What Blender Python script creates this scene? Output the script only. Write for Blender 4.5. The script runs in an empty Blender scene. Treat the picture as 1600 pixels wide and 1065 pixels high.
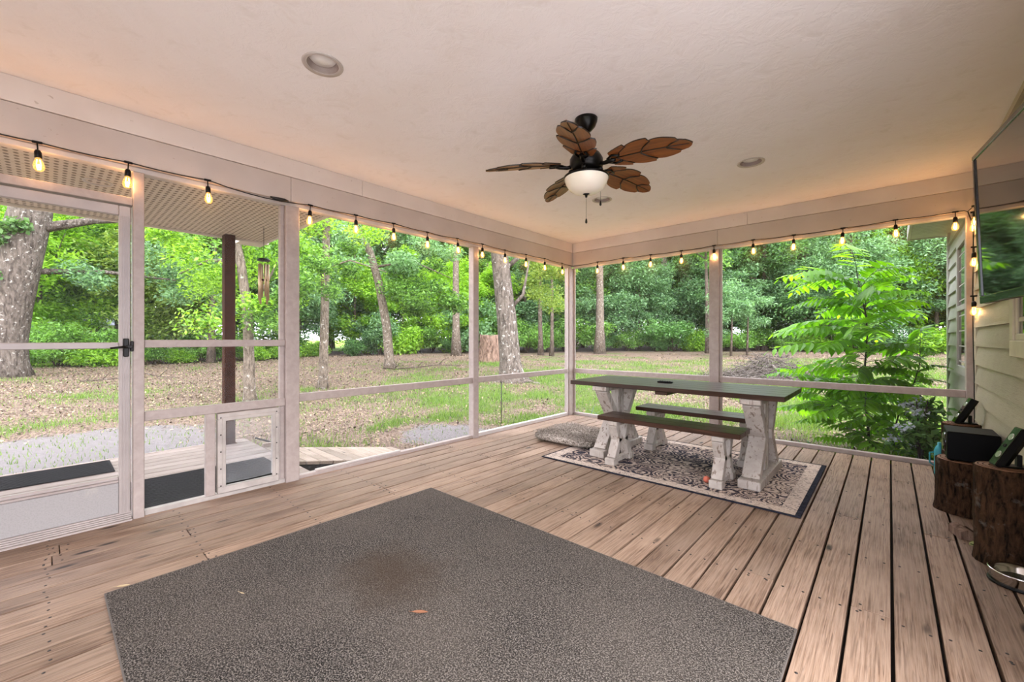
import bpy, bmesh, math, random
import numpy as np
from mathutils import Vector, Matrix, noise

R = math.radians
random.seed(7)
scene = bpy.context.scene
COL = scene.collection

# ---------------------------------------------------------------- camera, sky, exposure
EYE = 1.22
YAW = math.atan(590 / 655.0)
CA, SA = math.cos(YAW), math.sin(YAW)
cam_d = bpy.data.cameras.new('camera')
cam_d.sensor_width = 36.0
cam_d.lens = 655.0 / 1600.0 * 36.0
cam_d.shift_y = -3.5 / 1600.0
cam_d.clip_start, cam_d.clip_end = 0.02, 400
cam = bpy.data.objects.new('camera', cam_d)
cam.location = (0, 0, EYE)
cam.rotation_euler = (R(90), 0, YAW)
COL.objects.link(cam)
scene.camera = cam

world = bpy.data.worlds.new('overcast_sky')
scene.world = world
world.use_nodes = True
bg = world.node_tree.nodes['Background']
bg.inputs['Color'].default_value = (0.92, 0.93, 1.04, 1)
bg.inputs['Strength'].default_value = 1.08

sun_d = bpy.data.lights.new('hazy_sun', 'SUN')
sun_d.energy = 0.85
sun_d.angle = R(60)
sun_d.color = (1.0, 0.97, 0.92)
sun = bpy.data.objects.new('hazy_sun', sun_d)
sun.rotation_euler = (0, R(48), R(-22))
COL.objects.link(sun)

vs = scene.view_settings
vs.view_transform = 'Standard'
vs.look = 'None'
vs.gamma = 1.0
vs.use_curve_mapping = False
vs.exposure = 2.75
scene.cycles.use_denoising = True
scene.cycles.max_bounces = 12
scene.cycles.diffuse_bounces = 6
scene.cycles.transparent_max_bounces = 24
scene.cycles.sample_clamp_indirect = 6

# ---------------------------------------------------------------- materials
MATS = {}
class NT:
    def __init__(s, name):
        s.m = bpy.data.materials.new(name); s.m.use_nodes = True
        s.t = s.m.node_tree; s.n = s.t.nodes; s.l = s.t.links
        s.b = s.n['Principled BSDF']; s.out = s.n['Material Output']
        MATS[name] = s.m
    def new(s, typ, **kw):
        n = s.n.new(typ)
        for k, v in kw.items():
            if k[0] == '_': setattr(n, k[1:], v)
            else:
                i = n.inputs[k.replace('__', ' ')]
                if hasattr(v, 'is_output') or isinstance(v, bpy.types.NodeSocket): s.l.new(v, i)
                else: i.default_value = v
        return n
    def coord(s, scale=(1, 1, 1), kind='Object'):
        tc = s.new('ShaderNodeTexCoord')
        mp = s.new('ShaderNodeMapping', Vector=tc.outputs[kind], Scale=scale)
        return mp.outputs[0]
    def noise(s, vec, scale, detail=3, rough=.55, dist=0):
        n = s.new('ShaderNodeTexNoise', Vector=vec, Scale=scale, Detail=detail, Roughness=rough, Distortion=dist)
        return n.outputs['Fac']
    def ramp(s, fac, stops, interp='LINEAR'):
        r = s.new('ShaderNodeValToRGB', Fac=fac)
        cr = r.color_ramp; cr.interpolation = interp
        while len(cr.elements) < len(stops): cr.elements.new(.5)
        for e, (p, c) in zip(cr.elements, stops):
            e.position = p; e.color = (c, c, c, 1) if isinstance(c, (int, float)) else (*c, 1)
        return r.outputs['Color']
    def mix(s, fac, a, b, blend='MIX'):
        n = s.new('ShaderNodeMix', _data_type='RGBA', _blend_type=blend)
        for i, v in ((0, fac), (6, a), (7, b)):
            if isinstance(v, bpy.types.NodeSocket): s.l.new(v, n.inputs[i])
            elif i == 0: n.inputs[0].default_value = v
            else: n.inputs[i].default_value = (*v, 1) if len(v) == 3 else v
        return n.outputs[2]
    def math(s, op, a, b=0.0, clamp=False):
        n = s.new('ShaderNodeMath', _operation=op, _use_clamp=clamp)
        for i, v in ((0, a), (1, b)):
            if isinstance(v, bpy.types.NodeSocket): s.l.new(v, n.inputs[i])
            else: n.inputs[i].default_value = v
        return n.outputs[0]
    def sep(s, vec):
        return s.new('ShaderNodeSeparateXYZ', Vector=vec).outputs
    def bump(s, h, strength=.3, dist=.01):
        b = s.new('ShaderNodeBump', Height=h, Strength=strength, Distance=dist)
        s.l.new(b.outputs[0], s.b.inputs['Normal'])
    def base(s, c):
        if isinstance(c, bpy.types.NodeSocket): s.l.new(c, s.b.inputs['Base Color'])
        else: s.b.inputs['Base Color'].default_value = (*c, 1)
    def set(s, **kw):
        for k, v in kw.items():
            i = s.b.inputs[k.replace('__', ' ')]
            if isinstance(v, bpy.types.NodeSocket): s.l.new(v, i)
            else: i.default_value = v

def plain(name, c, rough=.5, metal=0, spec=.5, var=.06, vscale=8, bump=0):
    t = NT(name)
    v = t.coord()
    f = t.noise(v, vscale, 4)
    lo = tuple(max(0, x * (1 - var * 2)) for x in c); hi = tuple(min(1, x * (1 + var)) for x in c)
    t.base(t.ramp(f, [(.3, lo), (.7, hi)]))
    t.set(Roughness=rough, Metallic=metal, **{'Specular__IOR__Level': spec})
    if bump: t.bump(t.noise(v, vscale * 6, 4), bump, .004)
    return t.m

def mk_materials():
    # stucco ceiling, troweled texture
    t = NT('stucco'); v = t.coord()
    n1 = t.noise(v, 7.5, 7, .68, .5); n2 = t.noise(v, 30, 4, .6, .4)
    h = t.math('ADD', t.ramp(n1, [(.42, 0), (.56, 1)]), t.math('MULTIPLY', n2, .5))
    st = t.noise(v, 1.1, 4, .6, .6)
    c = t.mix(t.ramp(st, [(.45, 0), (.72, .55)]), (.91, .87, .875), (.86, .79, .755))
    c = t.mix(t.ramp(n1, [(.30, .22), (.44, 0)]), c, (.60, .53, .46))
    t.base(c); t.set(Roughness=.85); t.bump(h, .38, .004)
    # painted trim with faint grain, scuffs
    t = NT('trim_paint'); v = t.coord()
    g = t.noise(t.coord((6, 6, 6)), 3, 5, .6, .4)
    sp = t.noise(v, 40, 2, .5)
    c = t.ramp(g, [(.3, (.31, .252, .23)), (.7, (.39, .325, .298))])
    c = t.mix(t.ramp(sp, [(.70, 0), (.76, .6)]), c, (.36, .28, .22))
    t.base(c); t.set(Roughness=.55); t.bump(g, .15, .004)
    # fascia boards, wood grain embossed
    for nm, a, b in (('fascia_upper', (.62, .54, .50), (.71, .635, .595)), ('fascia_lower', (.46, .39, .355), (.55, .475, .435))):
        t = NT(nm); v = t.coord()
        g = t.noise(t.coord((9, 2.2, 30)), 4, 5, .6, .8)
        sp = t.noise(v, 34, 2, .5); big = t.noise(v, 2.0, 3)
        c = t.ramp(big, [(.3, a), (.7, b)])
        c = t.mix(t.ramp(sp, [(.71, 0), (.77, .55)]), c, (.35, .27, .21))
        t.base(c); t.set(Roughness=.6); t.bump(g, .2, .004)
    plain('white_alu', (.36, .312, .295), .35, 0, .5, .05)
    plain('light_strip', (.50, .45, .425), .4)
    plain('dirty_white', (.41, .365, .335), .5, 0, .4, .14, 6)
    # kick panel, speckled
    t = NT('kick_panel'); v = t.coord()
    c = t.mix(t.ramp(t.noise(v, 120, 3), [(.45, 0), (.7, .35)]), (.31, .29, .285), (.19, .176, .17))
    c = t.mix(t.ramp(t.noise(v, 3.2, 5, .7), [(.60, 0), (.75, .6)]), c, (.50, .43, .36))
    t.base(c); t.set(Roughness=.5)
    # deck wood
    def deck(nm, dark, mid, light, grain):
        t = NT(nm)
        oi = t.new('ShaderNodeObjectInfo'); rnd = oi.outputs['Random']
        tc = t.new('ShaderNodeTexCoord')
        off = t.new('ShaderNodeCombineXYZ', X=t.math('MULTIPLY', rnd, 37.0), Y=t.math('MULTIPLY', rnd, 91.0))
        ad = t.new('ShaderNodeVectorMath', _operation='ADD'); t.l.new(tc.outputs['Object'], ad.inputs[0]); t.l.new(off.outputs[0], ad.inputs[1])
        v = ad.outputs[0]
        def mp(sc): return t.new('ShaderNodeMapping', Vector=v, Scale=sc).outputs[0]
        gx = (1, 0.03, 1) if grain == 'Y' else (0.03, 1, 1)
        w = t.noise(mp(tuple(q * 13 for q in gx)), 1.6, 3, .5, .25)
        ring = t.math('FRACT', t.math('MULTIPLY', w, 13.0))
        ringc = t.ramp(ring, [(0, .0), (.55, .55), (.9, 1), (1, 0)])
        fine = t.noise(mp(tuple(q * 120 for q in gx)), 1.0, 4, .65)
        blotch = t.noise(mp((2.2, 1.1, 1)), 1.3, 4, .6)
        c = t.mix(ringc, mid, dark)
        c = t.mix(t.ramp(fine, [(.40, .0), (.62, .6)]), c, light)
        c = t.mix(t.ramp(fine, [(.30, .65), (.42, 0)]), c, tuple(q * .6 for q in dark))
        c = t.mix(t.ramp(blotch, [(.40, 0), (.70, .6)]), c, tuple(min(1, q * 1.12) for q in light))
        c = t.mix(t.ramp(blotch, [(.25, .55), (.42, 0)]), c, dark)
        vo = t.new('ShaderNodeTexVoronoi', Vector=mp((5, 1.7, 1) if grain == 'Y' else (1.7, 5, 1)), Scale=1.0)
        kn = t.ramp(vo.outputs['Distance'], [(.05, 1), (.11, 0)])
        c = t.mix(kn, c, tuple(q * .25 for q in dark))
        tint = t.math('ADD', t.math('MULTIPLY', rnd, .38), .80)
        hs = t.new('ShaderNodeHueSaturation', Value=tint, Color=c, Saturation=1.0)
        t.base(hs.outputs[0]); t.set(Roughness=.62, **{'Specular__IOR__Level': .35})
        hgt = t.math('ADD', t.math('MULTIPLY', ring, -.4), fine)
        t.bump(hgt, .35, .003)
    deck('deck_wood', (.088, .046, .027), (.212, .129, .083), (.35, .249, .183), 'Y')
    deck('landing_wood', (.14, .098, .075), (.23, .175, .145), (.33, .27, .235), 'Y')
    deck('ramp_wood', (.16, .115, .08), (.26, .20, .155), (.36, .29, .24), 'X')
    plain('under_deck', (.012, .008, .006), .9)
    plain('screw', (.02, .014, .012), .7)
    plain('bounce_pale', (.56, .54, .53), .9, 0, .2, .1, 3, .3)  # pale tone of the added unseen slab, raised for bounce light
    plain('dark_post', (.055, .021, .011), .9, 0, .08, .2, 12, .3)
    # carpet
    t = NT('carpet'); v = t.coord()
    sp = t.noise(v, 170, 2, .7); sp2 = t.noise(v, 90, 2, .6); bl = t.noise(v, 1.6, 3)
    c = t.ramp(sp, [(.40, (.0035, .0030, .0027)), (.50, (.037, .031, .027)), (.60, (.215, .188, .167))])
    c = t.mix(t.ramp(sp2, [(.4, .35), (.6, 0)]), c, (.05, .046, .045))
    c = t.mix(t.ramp(bl, [(.35, .0), (.7, .28)]), c, (.15, .125, .105))
    sub = t.new('ShaderNodeVectorMath', _operation='SUBTRACT'); t.l.new(v, sub.inputs[0]); sub.inputs[1].default_value = (-1.88, 1.2, 0)
    scl = t.new('ShaderNodeVectorMath', _operation='MULTIPLY'); t.l.new(sub.outputs[0], scl.inputs[0]); scl.inputs[1].default_value = (1.9, 2.4, 0)
    ln = t.new('ShaderNodeVectorMath', _operation='LENGTH'); t.l.new(scl.outputs[0], ln.inputs[0])
    dd = t.math('ADD', ln.outputs['Value'], t.math('MULTIPLY', t.noise(v, 3.5, 4, .65), 1.1))
    c = t.mix(t.ramp(t.math('MULTIPLY', dd, .5), [(.38, .62), (.62, 0)]), c, (.055, .036, .024))
    t.base(c); t.set(Roughness=.95, **{'Specular__IOR__Level': .1}); t.bump(sp, .9, .006)
    plain('carpet_edge', (.10, .085, .075), .9)
    plain('doormat', (.011, .011, .012), .95, 0, .1, .3, 60, .6)
    # rug pattern
    t = NT('rug_pattern'); v = t.coord()
    vo = t.new('ShaderNodeTexVoronoi', Vector=v, Scale=6.0, _feature='F1')
    vo2 = t.new('ShaderNodeTexVoronoi', Vector=v, Scale=14.0, _feature='F1')
    n1 = t.noise(v, 5, 5, .65, 2.2); n2 = t.noise(v, 24, 3, .6, 1.0); n3 = t.noise(v, 1.6, 3)
    a = t.math('ADD', t.math('SINE', t.math('MULTIPLY', vo.outputs['Distance'], 34)), t.math('MULTIPLY', t.math('SINE', t.math('MULTIPLY', vo2.outputs['Distance'], 40)), .7))
    a = t.math('ADD', a, t.math('MULTIPLY', t.math('SUBTRACT', n2, .5), 4.0))
    a = t.math('ADD', a, t.math('MULTIPLY', t.math('SUBTRACT', n1, .5), 3.0))
    a = t.math('ADD', t.math('MULTIPLY', a, .22), t.math('ADD', .47, t.math('MULTIPLY', t.math('SUBTRACT', n3, .5), .8)))
    c = t.ramp(a, [(.32, (.030, .028, .042)), (.46, (.075, .062, .066)), (.53, (.33, .235, .185)), (.68, (.52, .425, .36))])
    t.base(c); t.set(Roughness=.95, **{'Specular__IOR__Level': .1}); t.bump(n2, .5, .004)
    t = NT('rug_band'); v = t.coord()
    n2 = t.noise(v, 30, 4, .6, 1.5)
    t.base(t.ramp(n2, [(.36, (.12, .10, .11)), (.48, (.50, .40, .33)), (.7, (.60, .50, .42))])); t.set(Roughness=.95); t.bump(n2, .4, .004)
    plain('rug_edge', (.022, .023, .035), .95, 0, .1, .3, 40)
    # distressed white wood
    t = NT('distressed'); v = t.coord()
    st = t.noise(t.coord((40, 40, 5)), 1.0, 5, .62, .3); bl = t.noise(v, 7, 4, .6)
    c = t.ramp(bl, [(.3, (.33, .285, .25)), (.7, (.47, .42, .375))])
    c = t.mix(t.ramp(t.math('ADD', st, t.math('MULTIPLY', bl, .25)), [(.69, 0), (.76, .8)]), c, (.12, .075, .05))
    t.base(c); t.set(Roughness=.55); t.bump(st, .3, .004)
    t = NT('walnut'); v = t.coord()
    oi = t.new('ShaderNodeObjectInfo')
    g = t.noise(t.coord((2.0, 34, 34)), 1.2, 5, .6, .6)
    c = t.ramp(g, [(.3, (.017, .007, .004)), (.7, (.055, .024, .0135))])
    hs = t.new('ShaderNodeHueSaturation', Color=c, Value=t.math('ADD', t.math('MULTIPLY', oi.outputs['Random'], .6), .7))
    t.base(hs.outputs[0]); t.set(Roughness=.30, **{'Specular__IOR__Level': .36}); t.bump(g, .06, .002)
    # fan
    t = NT('blade_wood'); v = t.coord()
    g = t.noise(t.coord((3, 40, 10)), 1.4, 4, .6, .4)
    t.base(t.ramp(g, [(.3, (.12, .034, .008)), (.7, (.29, .098, .022))])); t.set(Roughness=.4)
    plain('blade_dark', (.010, .004, .002), .45)
    plain('bronze', (.005, .004, .0035), .3, .5, .4)
    t = NT('bowl_glass'); t.base((.86, .79, .68)); t.set(Roughness=.25, **{'Subsurface__Weight': .3, 'Subsurface__Radius': (.05, .04, .03)})
    plain('black_plastic', (.0025, .0025, .003), .42, 0, .2)
    plain('black_satin', (.0012, .0012, .002), .5, 0, .1)
    plain('cord_black', (.003, .003, .003), .5)
    t = NT('screen_glass'); t.base((.006, .006, .007)); t.set(Roughness=.04, **{'Specular__IOR__Level': .75, 'Coat__Weight': .6, 'Coat__Roughness': .03})
    t = NT('gloss_bezel'); t.base((.004, .0045, .004)); t.set(Roughness=.14, **{'Coat__Weight': .5})
    plain('steel', (.62, .60, .57), .16, 1.0)
    plain('silver', (.6, .6, .6), .3, 1.0)
    t = NT('siding'); oi = t.new('ShaderNodeObjectInfo'); g = t.noise(t.coord((4, 3, 40)), 3.0, 5, .6, 1.2); bl = t.noise(t.coord(), 2.2, 4)
    c = t.ramp(bl, [(.3, (.37, .325, .24)), (.7, (.46, .41, .31))]); c = t.mix(t.ramp(g, [(.35, .3), (.5, 0)]), c, (.27, .23, .165))
    hs = t.new('ShaderNodeHueSaturation', Color=c, Value=t.math('ADD', t.math('MULTIPLY', oi.outputs['Random'], .34), .80)); t.base(hs.outputs[0]); t.set(Roughness=.6); t.bump(g, .4, .004)
    plain('siding_out', (.34, .325, .30), .6, 0, .4, .05, 5, .2)
    plain('cream_trim', (.54, .485, .375), .5)
    t = NT('window_glass'); t.base((.02, .025, .025)); t.set(Roughness=.05, **{'Specular__IOR__Level': .8})
    # soffit with perforations
    t = NT('soffit'); tc = t.new('ShaderNodeTexCoord'); xyz = t.sep(tc.outputs['Object'])
    fx = t.math('PINGPONG', t.math('MULTIPLY', xyz[0], 14.9), .5); fy = t.math('PINGPONG', t.math('MULTIPLY', xyz[1], 22.0), .5)
    dist = t.math('SQRT', t.math('ADD', t.math('POWER', fx, 2.0), t.math('POWER', fy, 2.0)))
    t.base(t.mix(t.ramp(dist, [(.24, 1), (.34, 0)]), (.62, .53, .43), (.20, .15, .10))); t.set(Roughness=.6)
    plain('soffit_edge', (.70, .64, .56), .6)
    # insect screen
    t = NT('insect_screen')
    tr = t.new('ShaderNodeBsdfTransparent'); df = t.new('ShaderNodeBsdfDiffuse', Color=(.32, .32, .33, 1))
    mx = t.new('ShaderNodeMixShader', Fac=.07); t.l.new(tr.outputs[0], mx.inputs[1]); t.l.new(df.outputs[0], mx.inputs[2]); t.l.new(mx.outputs[0], t.out.inputs[0])
    # vinyl flap
    t = NT('vinyl')
    tr = t.new('ShaderNodeBsdfTransparent', Color=(.90, .93, .96, 1)); df = t.new('ShaderNodeBsdfDiffuse', Color=(.62, .64, .68, 1)); gl = t.new('ShaderNodeBsdfGlossy', Roughness=.12)
    sm = t.noise(t.coord(), 4.0, 4, .6)
    m1 = t.new('ShaderNodeMixShader', Fac=t.ramp(sm, [(.3, .08), (.7, .26)])); t.l.new(tr.outputs[0], m1.inputs[1]); t.l.new(df.outputs[0], m1.inputs[2])
    m2 = t.new('ShaderNodeMixShader', Fac=.06); t.l.new(m1.outputs[0], m2.inputs[1]); t.l.new(gl.outputs[0], m2.inputs[2]); t.l.new(m2.outputs[0], t.out.inputs[0])
    # bulbs
    t = NT('bulb_glass')
    tr = t.new('ShaderNodeBsdfTransparent', Color=(1, .93, .82, 1)); em = t.new('ShaderNodeEmission', Color=(1, .40, .08, 1), Strength=.55); gl = t.new('ShaderNodeBsdfGlossy', Roughness=.05)
    m1 = t.new('ShaderNodeMixShader', Fac=.32); t.l.new(tr.outputs[0], m1.inputs[1]); t.l.new(em.outputs[0], m1.inputs[2])
    m2 = t.new('ShaderNodeMixShader', Fac=.06); t.l.new(m1.outputs[0], m2.inputs[1]); t.l.new(gl.outputs[0], m2.inputs[2]); t.l.new(m2.outputs[0], t.out.inputs[0])
    t = NT('filament'); em = t.new('ShaderNodeEmission', Color=(1, .66, .28, 1), Strength=7); t.l.new(em.outputs[0], t.out.inputs[0])
    # dog bed
    t = NT('shag'); v = t.coord(); f = t.noise(v, 55, 3, .7)
    t.base(t.ramp(f, [(.36, (.10, .082, .066)), (.5, (.36, .31, .265)), (.66, (.62, .56, .50))])); t.set(Roughness=1, **{'Specular__IOR__Level': .05}); t.bump(f, 1, .02)
    plain('rubber_coral', (.50, .12, .07), .6)
    plain('dry_leaf', (.24, .10, .05), .7)
    plain('pale_twig', (.44, .34, .20), .7)
    plain('chime_metal', (.50, .36, .22), .35, .7)
    # bark family
    def bark(nm, dark, light, lichen, sc=1.0, rel=.9):
        t = NT(nm); v = t.coord((1, 1, .28))
        n1 = t.noise(v, 14 * sc, 6, .65, .5); n2 = t.noise(t.coord(), 3.2, 4, .6); vo = t.noise(t.coord(), 9, 5, .7)
        c = t.ramp(n1, [(.34, dark), (.62, light)])
        c = t.mix(t.ramp(vo, [(.58, 0), (.68, lichen)]), c, (.62, .60, .55))
        t.base(c); t.set(Roughness=.9, **{'Specular__IOR__Level': .1}); t.bump(n1, rel, .03)
    bark('bark_oak', (.036, .028, .023), (.155, .128, .108), .75, .9, 1.0)
    bark('bark_pale', (.055, .042, .032), (.20, .16, .125), .7, 1.6, .7)
    bark('bark_far', (.035, .027, .021), (.13, .10, .078), .3, 1.0, .4)
    bark('bark_stump', (.005, .003, .002), (.068, .035, .018), .10, 3.2, 1)
    t = NT('stump_top'); v = t.coord()
    n = t.noise(v, 3, 3); 
    t.base(t.ramp(t.noise(v, 45, 4, .6), [(.3, (.16, .07, .032)), (.7, (.27, .13, .065))])); t.set(Roughness=.7)
    bark('dead_wood', (.05, .026, .018), (.25, .165, .125), .1, .8, .9)
    bark('dead_twig', (.035, .028, .024), (.19, .16, .14), .3, 3, .3)
    plain('stem_dark', (.012, .009, .007), .6)
    # leaves
    def leaf(nm, dark, light, trans, tfac=.38, rough=.5):
        t = NT(nm)
        ge = t.new('ShaderNodeNewGeometry'); oi = t.new('ShaderNodeObjectInfo')
        v = t.coord()
        big = t.noise(v, .55, 2)
        f = t.math('ADD', t.math('MULTIPLY', ge.outputs['Random Per Island'], .75), t.math('ADD', t.math('MULTIPLY', big, .45), t.math('MULTIPLY', t.math('SUBTRACT', oi.outputs['Random'], .5), .35)))
        c = t.ramp(f, [(.25, dark), (.85, light)])
        t.base(c); t.set(Roughness=rough, **{'Specular__IOR__Level': .45})
        hs = t.new('ShaderNodeMix', _data_type='RGBA', _blend_type='MULTIPLY'); hs.inputs[0].default_value = 1
        t.l.new(c, hs.inputs[6]); hs.inputs[7].default_value = (*trans, 1)
        tl = t.new('ShaderNodeBsdfTranslucent'); t.l.new(hs.outputs[2], tl.inputs[0])
        mx = t.new('ShaderNodeMixShader', Fac=tfac); t.l.new(t.b.outputs[0], mx.inputs[1]); t.l.new(tl.outputs[0], mx.inputs[2]); t.l.new(mx.outputs[0], t.out.inputs[0])
    leaf('leaf_mid', (.030, .090, .014), (.22, .42, .085), (1.7, 1.7, .9))
    leaf('leaf_deep', (.020, .068, .020), (.16, .33, .10), (1.6, 1.7, .9))
    leaf('leaf_bluish', (.035, .095, .04), (.23, .40, .19), (1.5, 1.6, 1.0))
    leaf('leaf_bright', (.07, .18, .014), (.30, .52, .06), (1.8, 1.7, .6), .45)
    leaf('leaf_yellow', (.07, .14, .02), (.30, .42, .10), (1.6, 1.5, .7), .42)
    leaf('leaf_sumac', (.060, .18, .008), (.19, .43, .028), (2.0, 1.9, .5), .5, .4)
    leaf('leaf_ivy', (.035, .095, .020), (.11, .22, .055), (1.4, 1.5, .8), .3)
    leaf('leaf_strap', (.035, .085, .03), (.08, .17, .06), (1.3, 1.4, .8), .3)
    leaf('grass_blade', (.045, .105, .014), (.165, .265, .055), (1.7, 1.6, .7), .4, .6)
    leaf('petal', (.45, .50, .62), (.68, .72, .80), (1, 1, 1), .3, .7)
    leaf('litter_leaf', (.035, .019, .011), (.33, .235, .155), (1, 1, 1), .1, .8)
    # ground
    t = NT('yard_ground'); v = t.coord()
    at = t.new('ShaderNodeAttribute', _attribute_name='cover'); s3 = t.sep(at.outputs['Vector'])
    n = t.noise(v, 3.0, 6, .7); nf = t.noise(v, 26, 5, .7); nl = t.noise(v, 60, 3, .7)
    dirt = t.ramp(nf, [(.36, (.042, .027, .018)), (.50, (.130, .092, .068)), (.64, (.26, .20, .155))])
    sand = t.ramp(nf, [(.3, (.095, .084, .081)), (.7, (.185, .168, .165))])
    gr = t.ramp(nl, [(.3, (.036, .066, .013)), (.7, (.125, .185, .045))])
    c = t.mix(t.ramp(t.math('ADD', s3[1], t.math('MULTIPLY', t.math('SUBTRACT', n, .5), .9)), [(.42, 0), (.58, 1)]), dirt, sand)
    c = t.mix(t.ramp(t.math('ADD', s3[0], t.math('MULTIPLY', t.math('SUBTRACT', nf, .5), 1.5)), [(.40, 0), (.65, .85)]), c, gr)
    lawn = t.ramp(nl, [(.3, (.20, .36, .04)), (.7, (.34, .54, .09))])  # far lawn: sunlight put into its brighter colour
    c = t.mix(s3[2], c, lawn)
    t.base(c); t.set(Roughness=.95, **{'Specular__IOR__Level': .1}); t.bump(nf, .6, .03)
    plain('roof_shingle', (.20, .21, .25), .9, 0, .2, .15, 10)
    plain('far_wall', (.48, .44, .42), .8)
    plain('fence_white', (.74, .74, .72), .6)
    plain('olive_plastic', (.30, .33, .10), .5)
    plain('teal_plastic', (.03, .33, .42), .45)
    plain('lens_grey', (.82, .80, .78), .4)
mk_materials()

# ---------------------------------------------------------------- mesh helpers
class MB:
    """collects shapes into one mesh object"""
    def __init__(s): s.bm = bmesh.new(); s.mi = 0
    def _tag(s, faces):
        for f in faces: f.material_index = s.mi
    def box(s, lo, hi, bev=0.0, M=None):
        lo, hi = Vector(lo), Vector(hi)
        n0 = len(s.bm.faces)
        r = bmesh.ops.create_cube(s.bm, size=1.0)
        vs_ = r['verts']; sz = hi - lo; ce = (hi + lo) / 2
        for v in vs_: v.co = Vector((v.co.x * sz.x, v.co.y * sz.y, v.co.z * sz.z)) + ce
        if bev:
            es = list({e for v in vs_ for e in v.link_edges})
            r = bmesh.ops.bevel(s.bm, geom=es, offset=min(bev, min(abs(q) for q in sz) * .4), segments=1, affect='EDGES', profile=.5)
            vs_ = list({v for f in r['faces'] for v in f.verts})
        if M is not None:
            for v in vs_: v.co = M @ v.co
        s.bm.faces.ensure_lookup_table(); s._tag(s.bm.faces[n0:]) if not bev else s._tag({f for v in vs_ for f in v.link_faces})
        return s
    def prism(s, pts, d, bev=0.0):
        """closed polygon (list of 3d pts) extruded along vector d"""
        d = Vector(d)
        a = [s.bm.verts.new(p) for p in pts]; b = [s.bm.verts.new(Vector(p) + d) for p in pts]
        n = len(pts); fs = [s.bm.faces.new(a[::-1]), s.bm.faces.new(b)]
        for i in range(n): fs.append(s.bm.faces.new((a[i], a[(i + 1) % n], b[(i + 1) % n], b[i])))
        s._tag(fs); bmesh.ops.recalc_face_normals(s.bm, faces=fs)
        return s
    def tube(s, pts, rad, n=8, cap=True):
        pts = [Vector(p) for p in pts]
        if not isinstance(rad, (list, tuple)): rad = [rad] * len(pts)
        rings = []; up = Vector((0, 0, 1))
        t0 = (pts[1] - pts[0]).normalized()
        u = t0.cross(up if abs(t0.z) < .9 else Vector((1, 0, 0))).normalized()
        for i, p in enumerate(pts):
            t = (pts[min(i + 1, len(pts) - 1)] - pts[max(i - 1, 0)]).normalized()
            u = (u - t * u.dot(t)).normalized(); w = t.cross(u)
            rings.append([s.bm.verts.new(p + (u * math.cos(2 * math.pi * k / n) + w * math.sin(2 * math.pi * k / n)) * rad[i]) for k in range(n)])
        fs = []
        for a, b in zip(rings, rings[1:]):
            for k in range(n): fs.append(s.bm.faces.new((a[k], a[(k + 1) % n], b[(k + 1) % n], b[k])))
        for f in fs: f.smooth = True
        if cap: fs += [s.bm.faces.new(rings[0][::-1]), s.bm.faces.new(rings[-1])]
        s._tag(fs)
        return s
    def lathe(s, prof, c=(0, 0, 0), n=24, M=None, smooth=True):
        """prof: list of (r,z)"""
        c = Vector(c); rings = []
        for r, z in prof:
            if r < 1e-6: rings.append([s.bm.verts.new(c + Vector((0, 0, z)))])
            else: rings.append([s.bm.verts.new(c + Vector((r * math.cos(2 * math.pi * k / n), r * math.sin(2 * math.pi * k / n), z))) for k in range(n)])
        fs = []
        for a, b in zip(rings, rings[1:]):
            for k in range(n):
                k2 = (k + 1) % n
                if len(a) == 1 and len(b) == 1: continue
                if len(a) == 1: fs.append(s.bm.faces.new((a[0], b[k2], b[k])))
                elif len(b) == 1: fs.append(s.bm.faces.new((a[k], a[k2], b[0])))
                else: fs.append(s.bm.faces.new((a[k], a[k2], b[k2], b[k])))
        for f in fs: f.smooth = smooth
        s._tag(fs)
        if M is not None:
            for rg in rings:
                for v in rg: v.co = M @ v.co
        return s
    def quad(s, pts):
        f = s.bm.faces.new([s.bm.verts.new(p) for p in pts]); s._tag([f]); return s
    def build(s, name, mats, parent=None, loc=None):
        me = bpy.data.meshes.new(name)
        s.bm.normal_update(); s.bm.to_mesh(me); s.bm.free()
        for m in ([mats] if isinstance(mats, str) else mats): me.materials.append(MATS[m])
        o = bpy.data.objects.new(name, me); COL.objects.link(o)
        if parent is not None: o.parent = parent
        if loc is not None: o.location = loc
        return o

def B(name, lo, hi, mat, parent=None, bev=.004):
    return MB().box(lo, hi, bev).build(name, mat, parent)
def tag(o, label, cat=None, group=None, kind=None):
    if label: o['label'] = label
    if cat: o['category'] = cat
    if group: o['group'] = group
    if kind: o['kind'] = kind
    return o
def empty(name, loc=(0, 0, 0), rz=0.0):
    o = bpy.data.objects.new(name, None); o.location = loc; o.rotation_euler = (0, 0, rz); o.empty_display_size = .1
    COL.objects.link(o); return o
def struct(name, label, loc=(0, 0, 0)):
    o = empty(name, loc); o['kind'] = 'structure'; o['label'] = label; return o
def copy_tree(o, parent=None):
    c = o.copy(); COL.objects.link(c); c.parent = parent
    for ch in o.children: copy_tree(ch, c)
    return c

# ---------------------------------------------------------------- dimensions of the porch
XL, YF, XR, ZC = -3.80, 5.68, 0.60, 2.756
YB = -2.3                                  # the porch goes on behind the viewer
BEAM, MID = 2.395, 2.603
PT = .09                                   # post thickness

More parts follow.
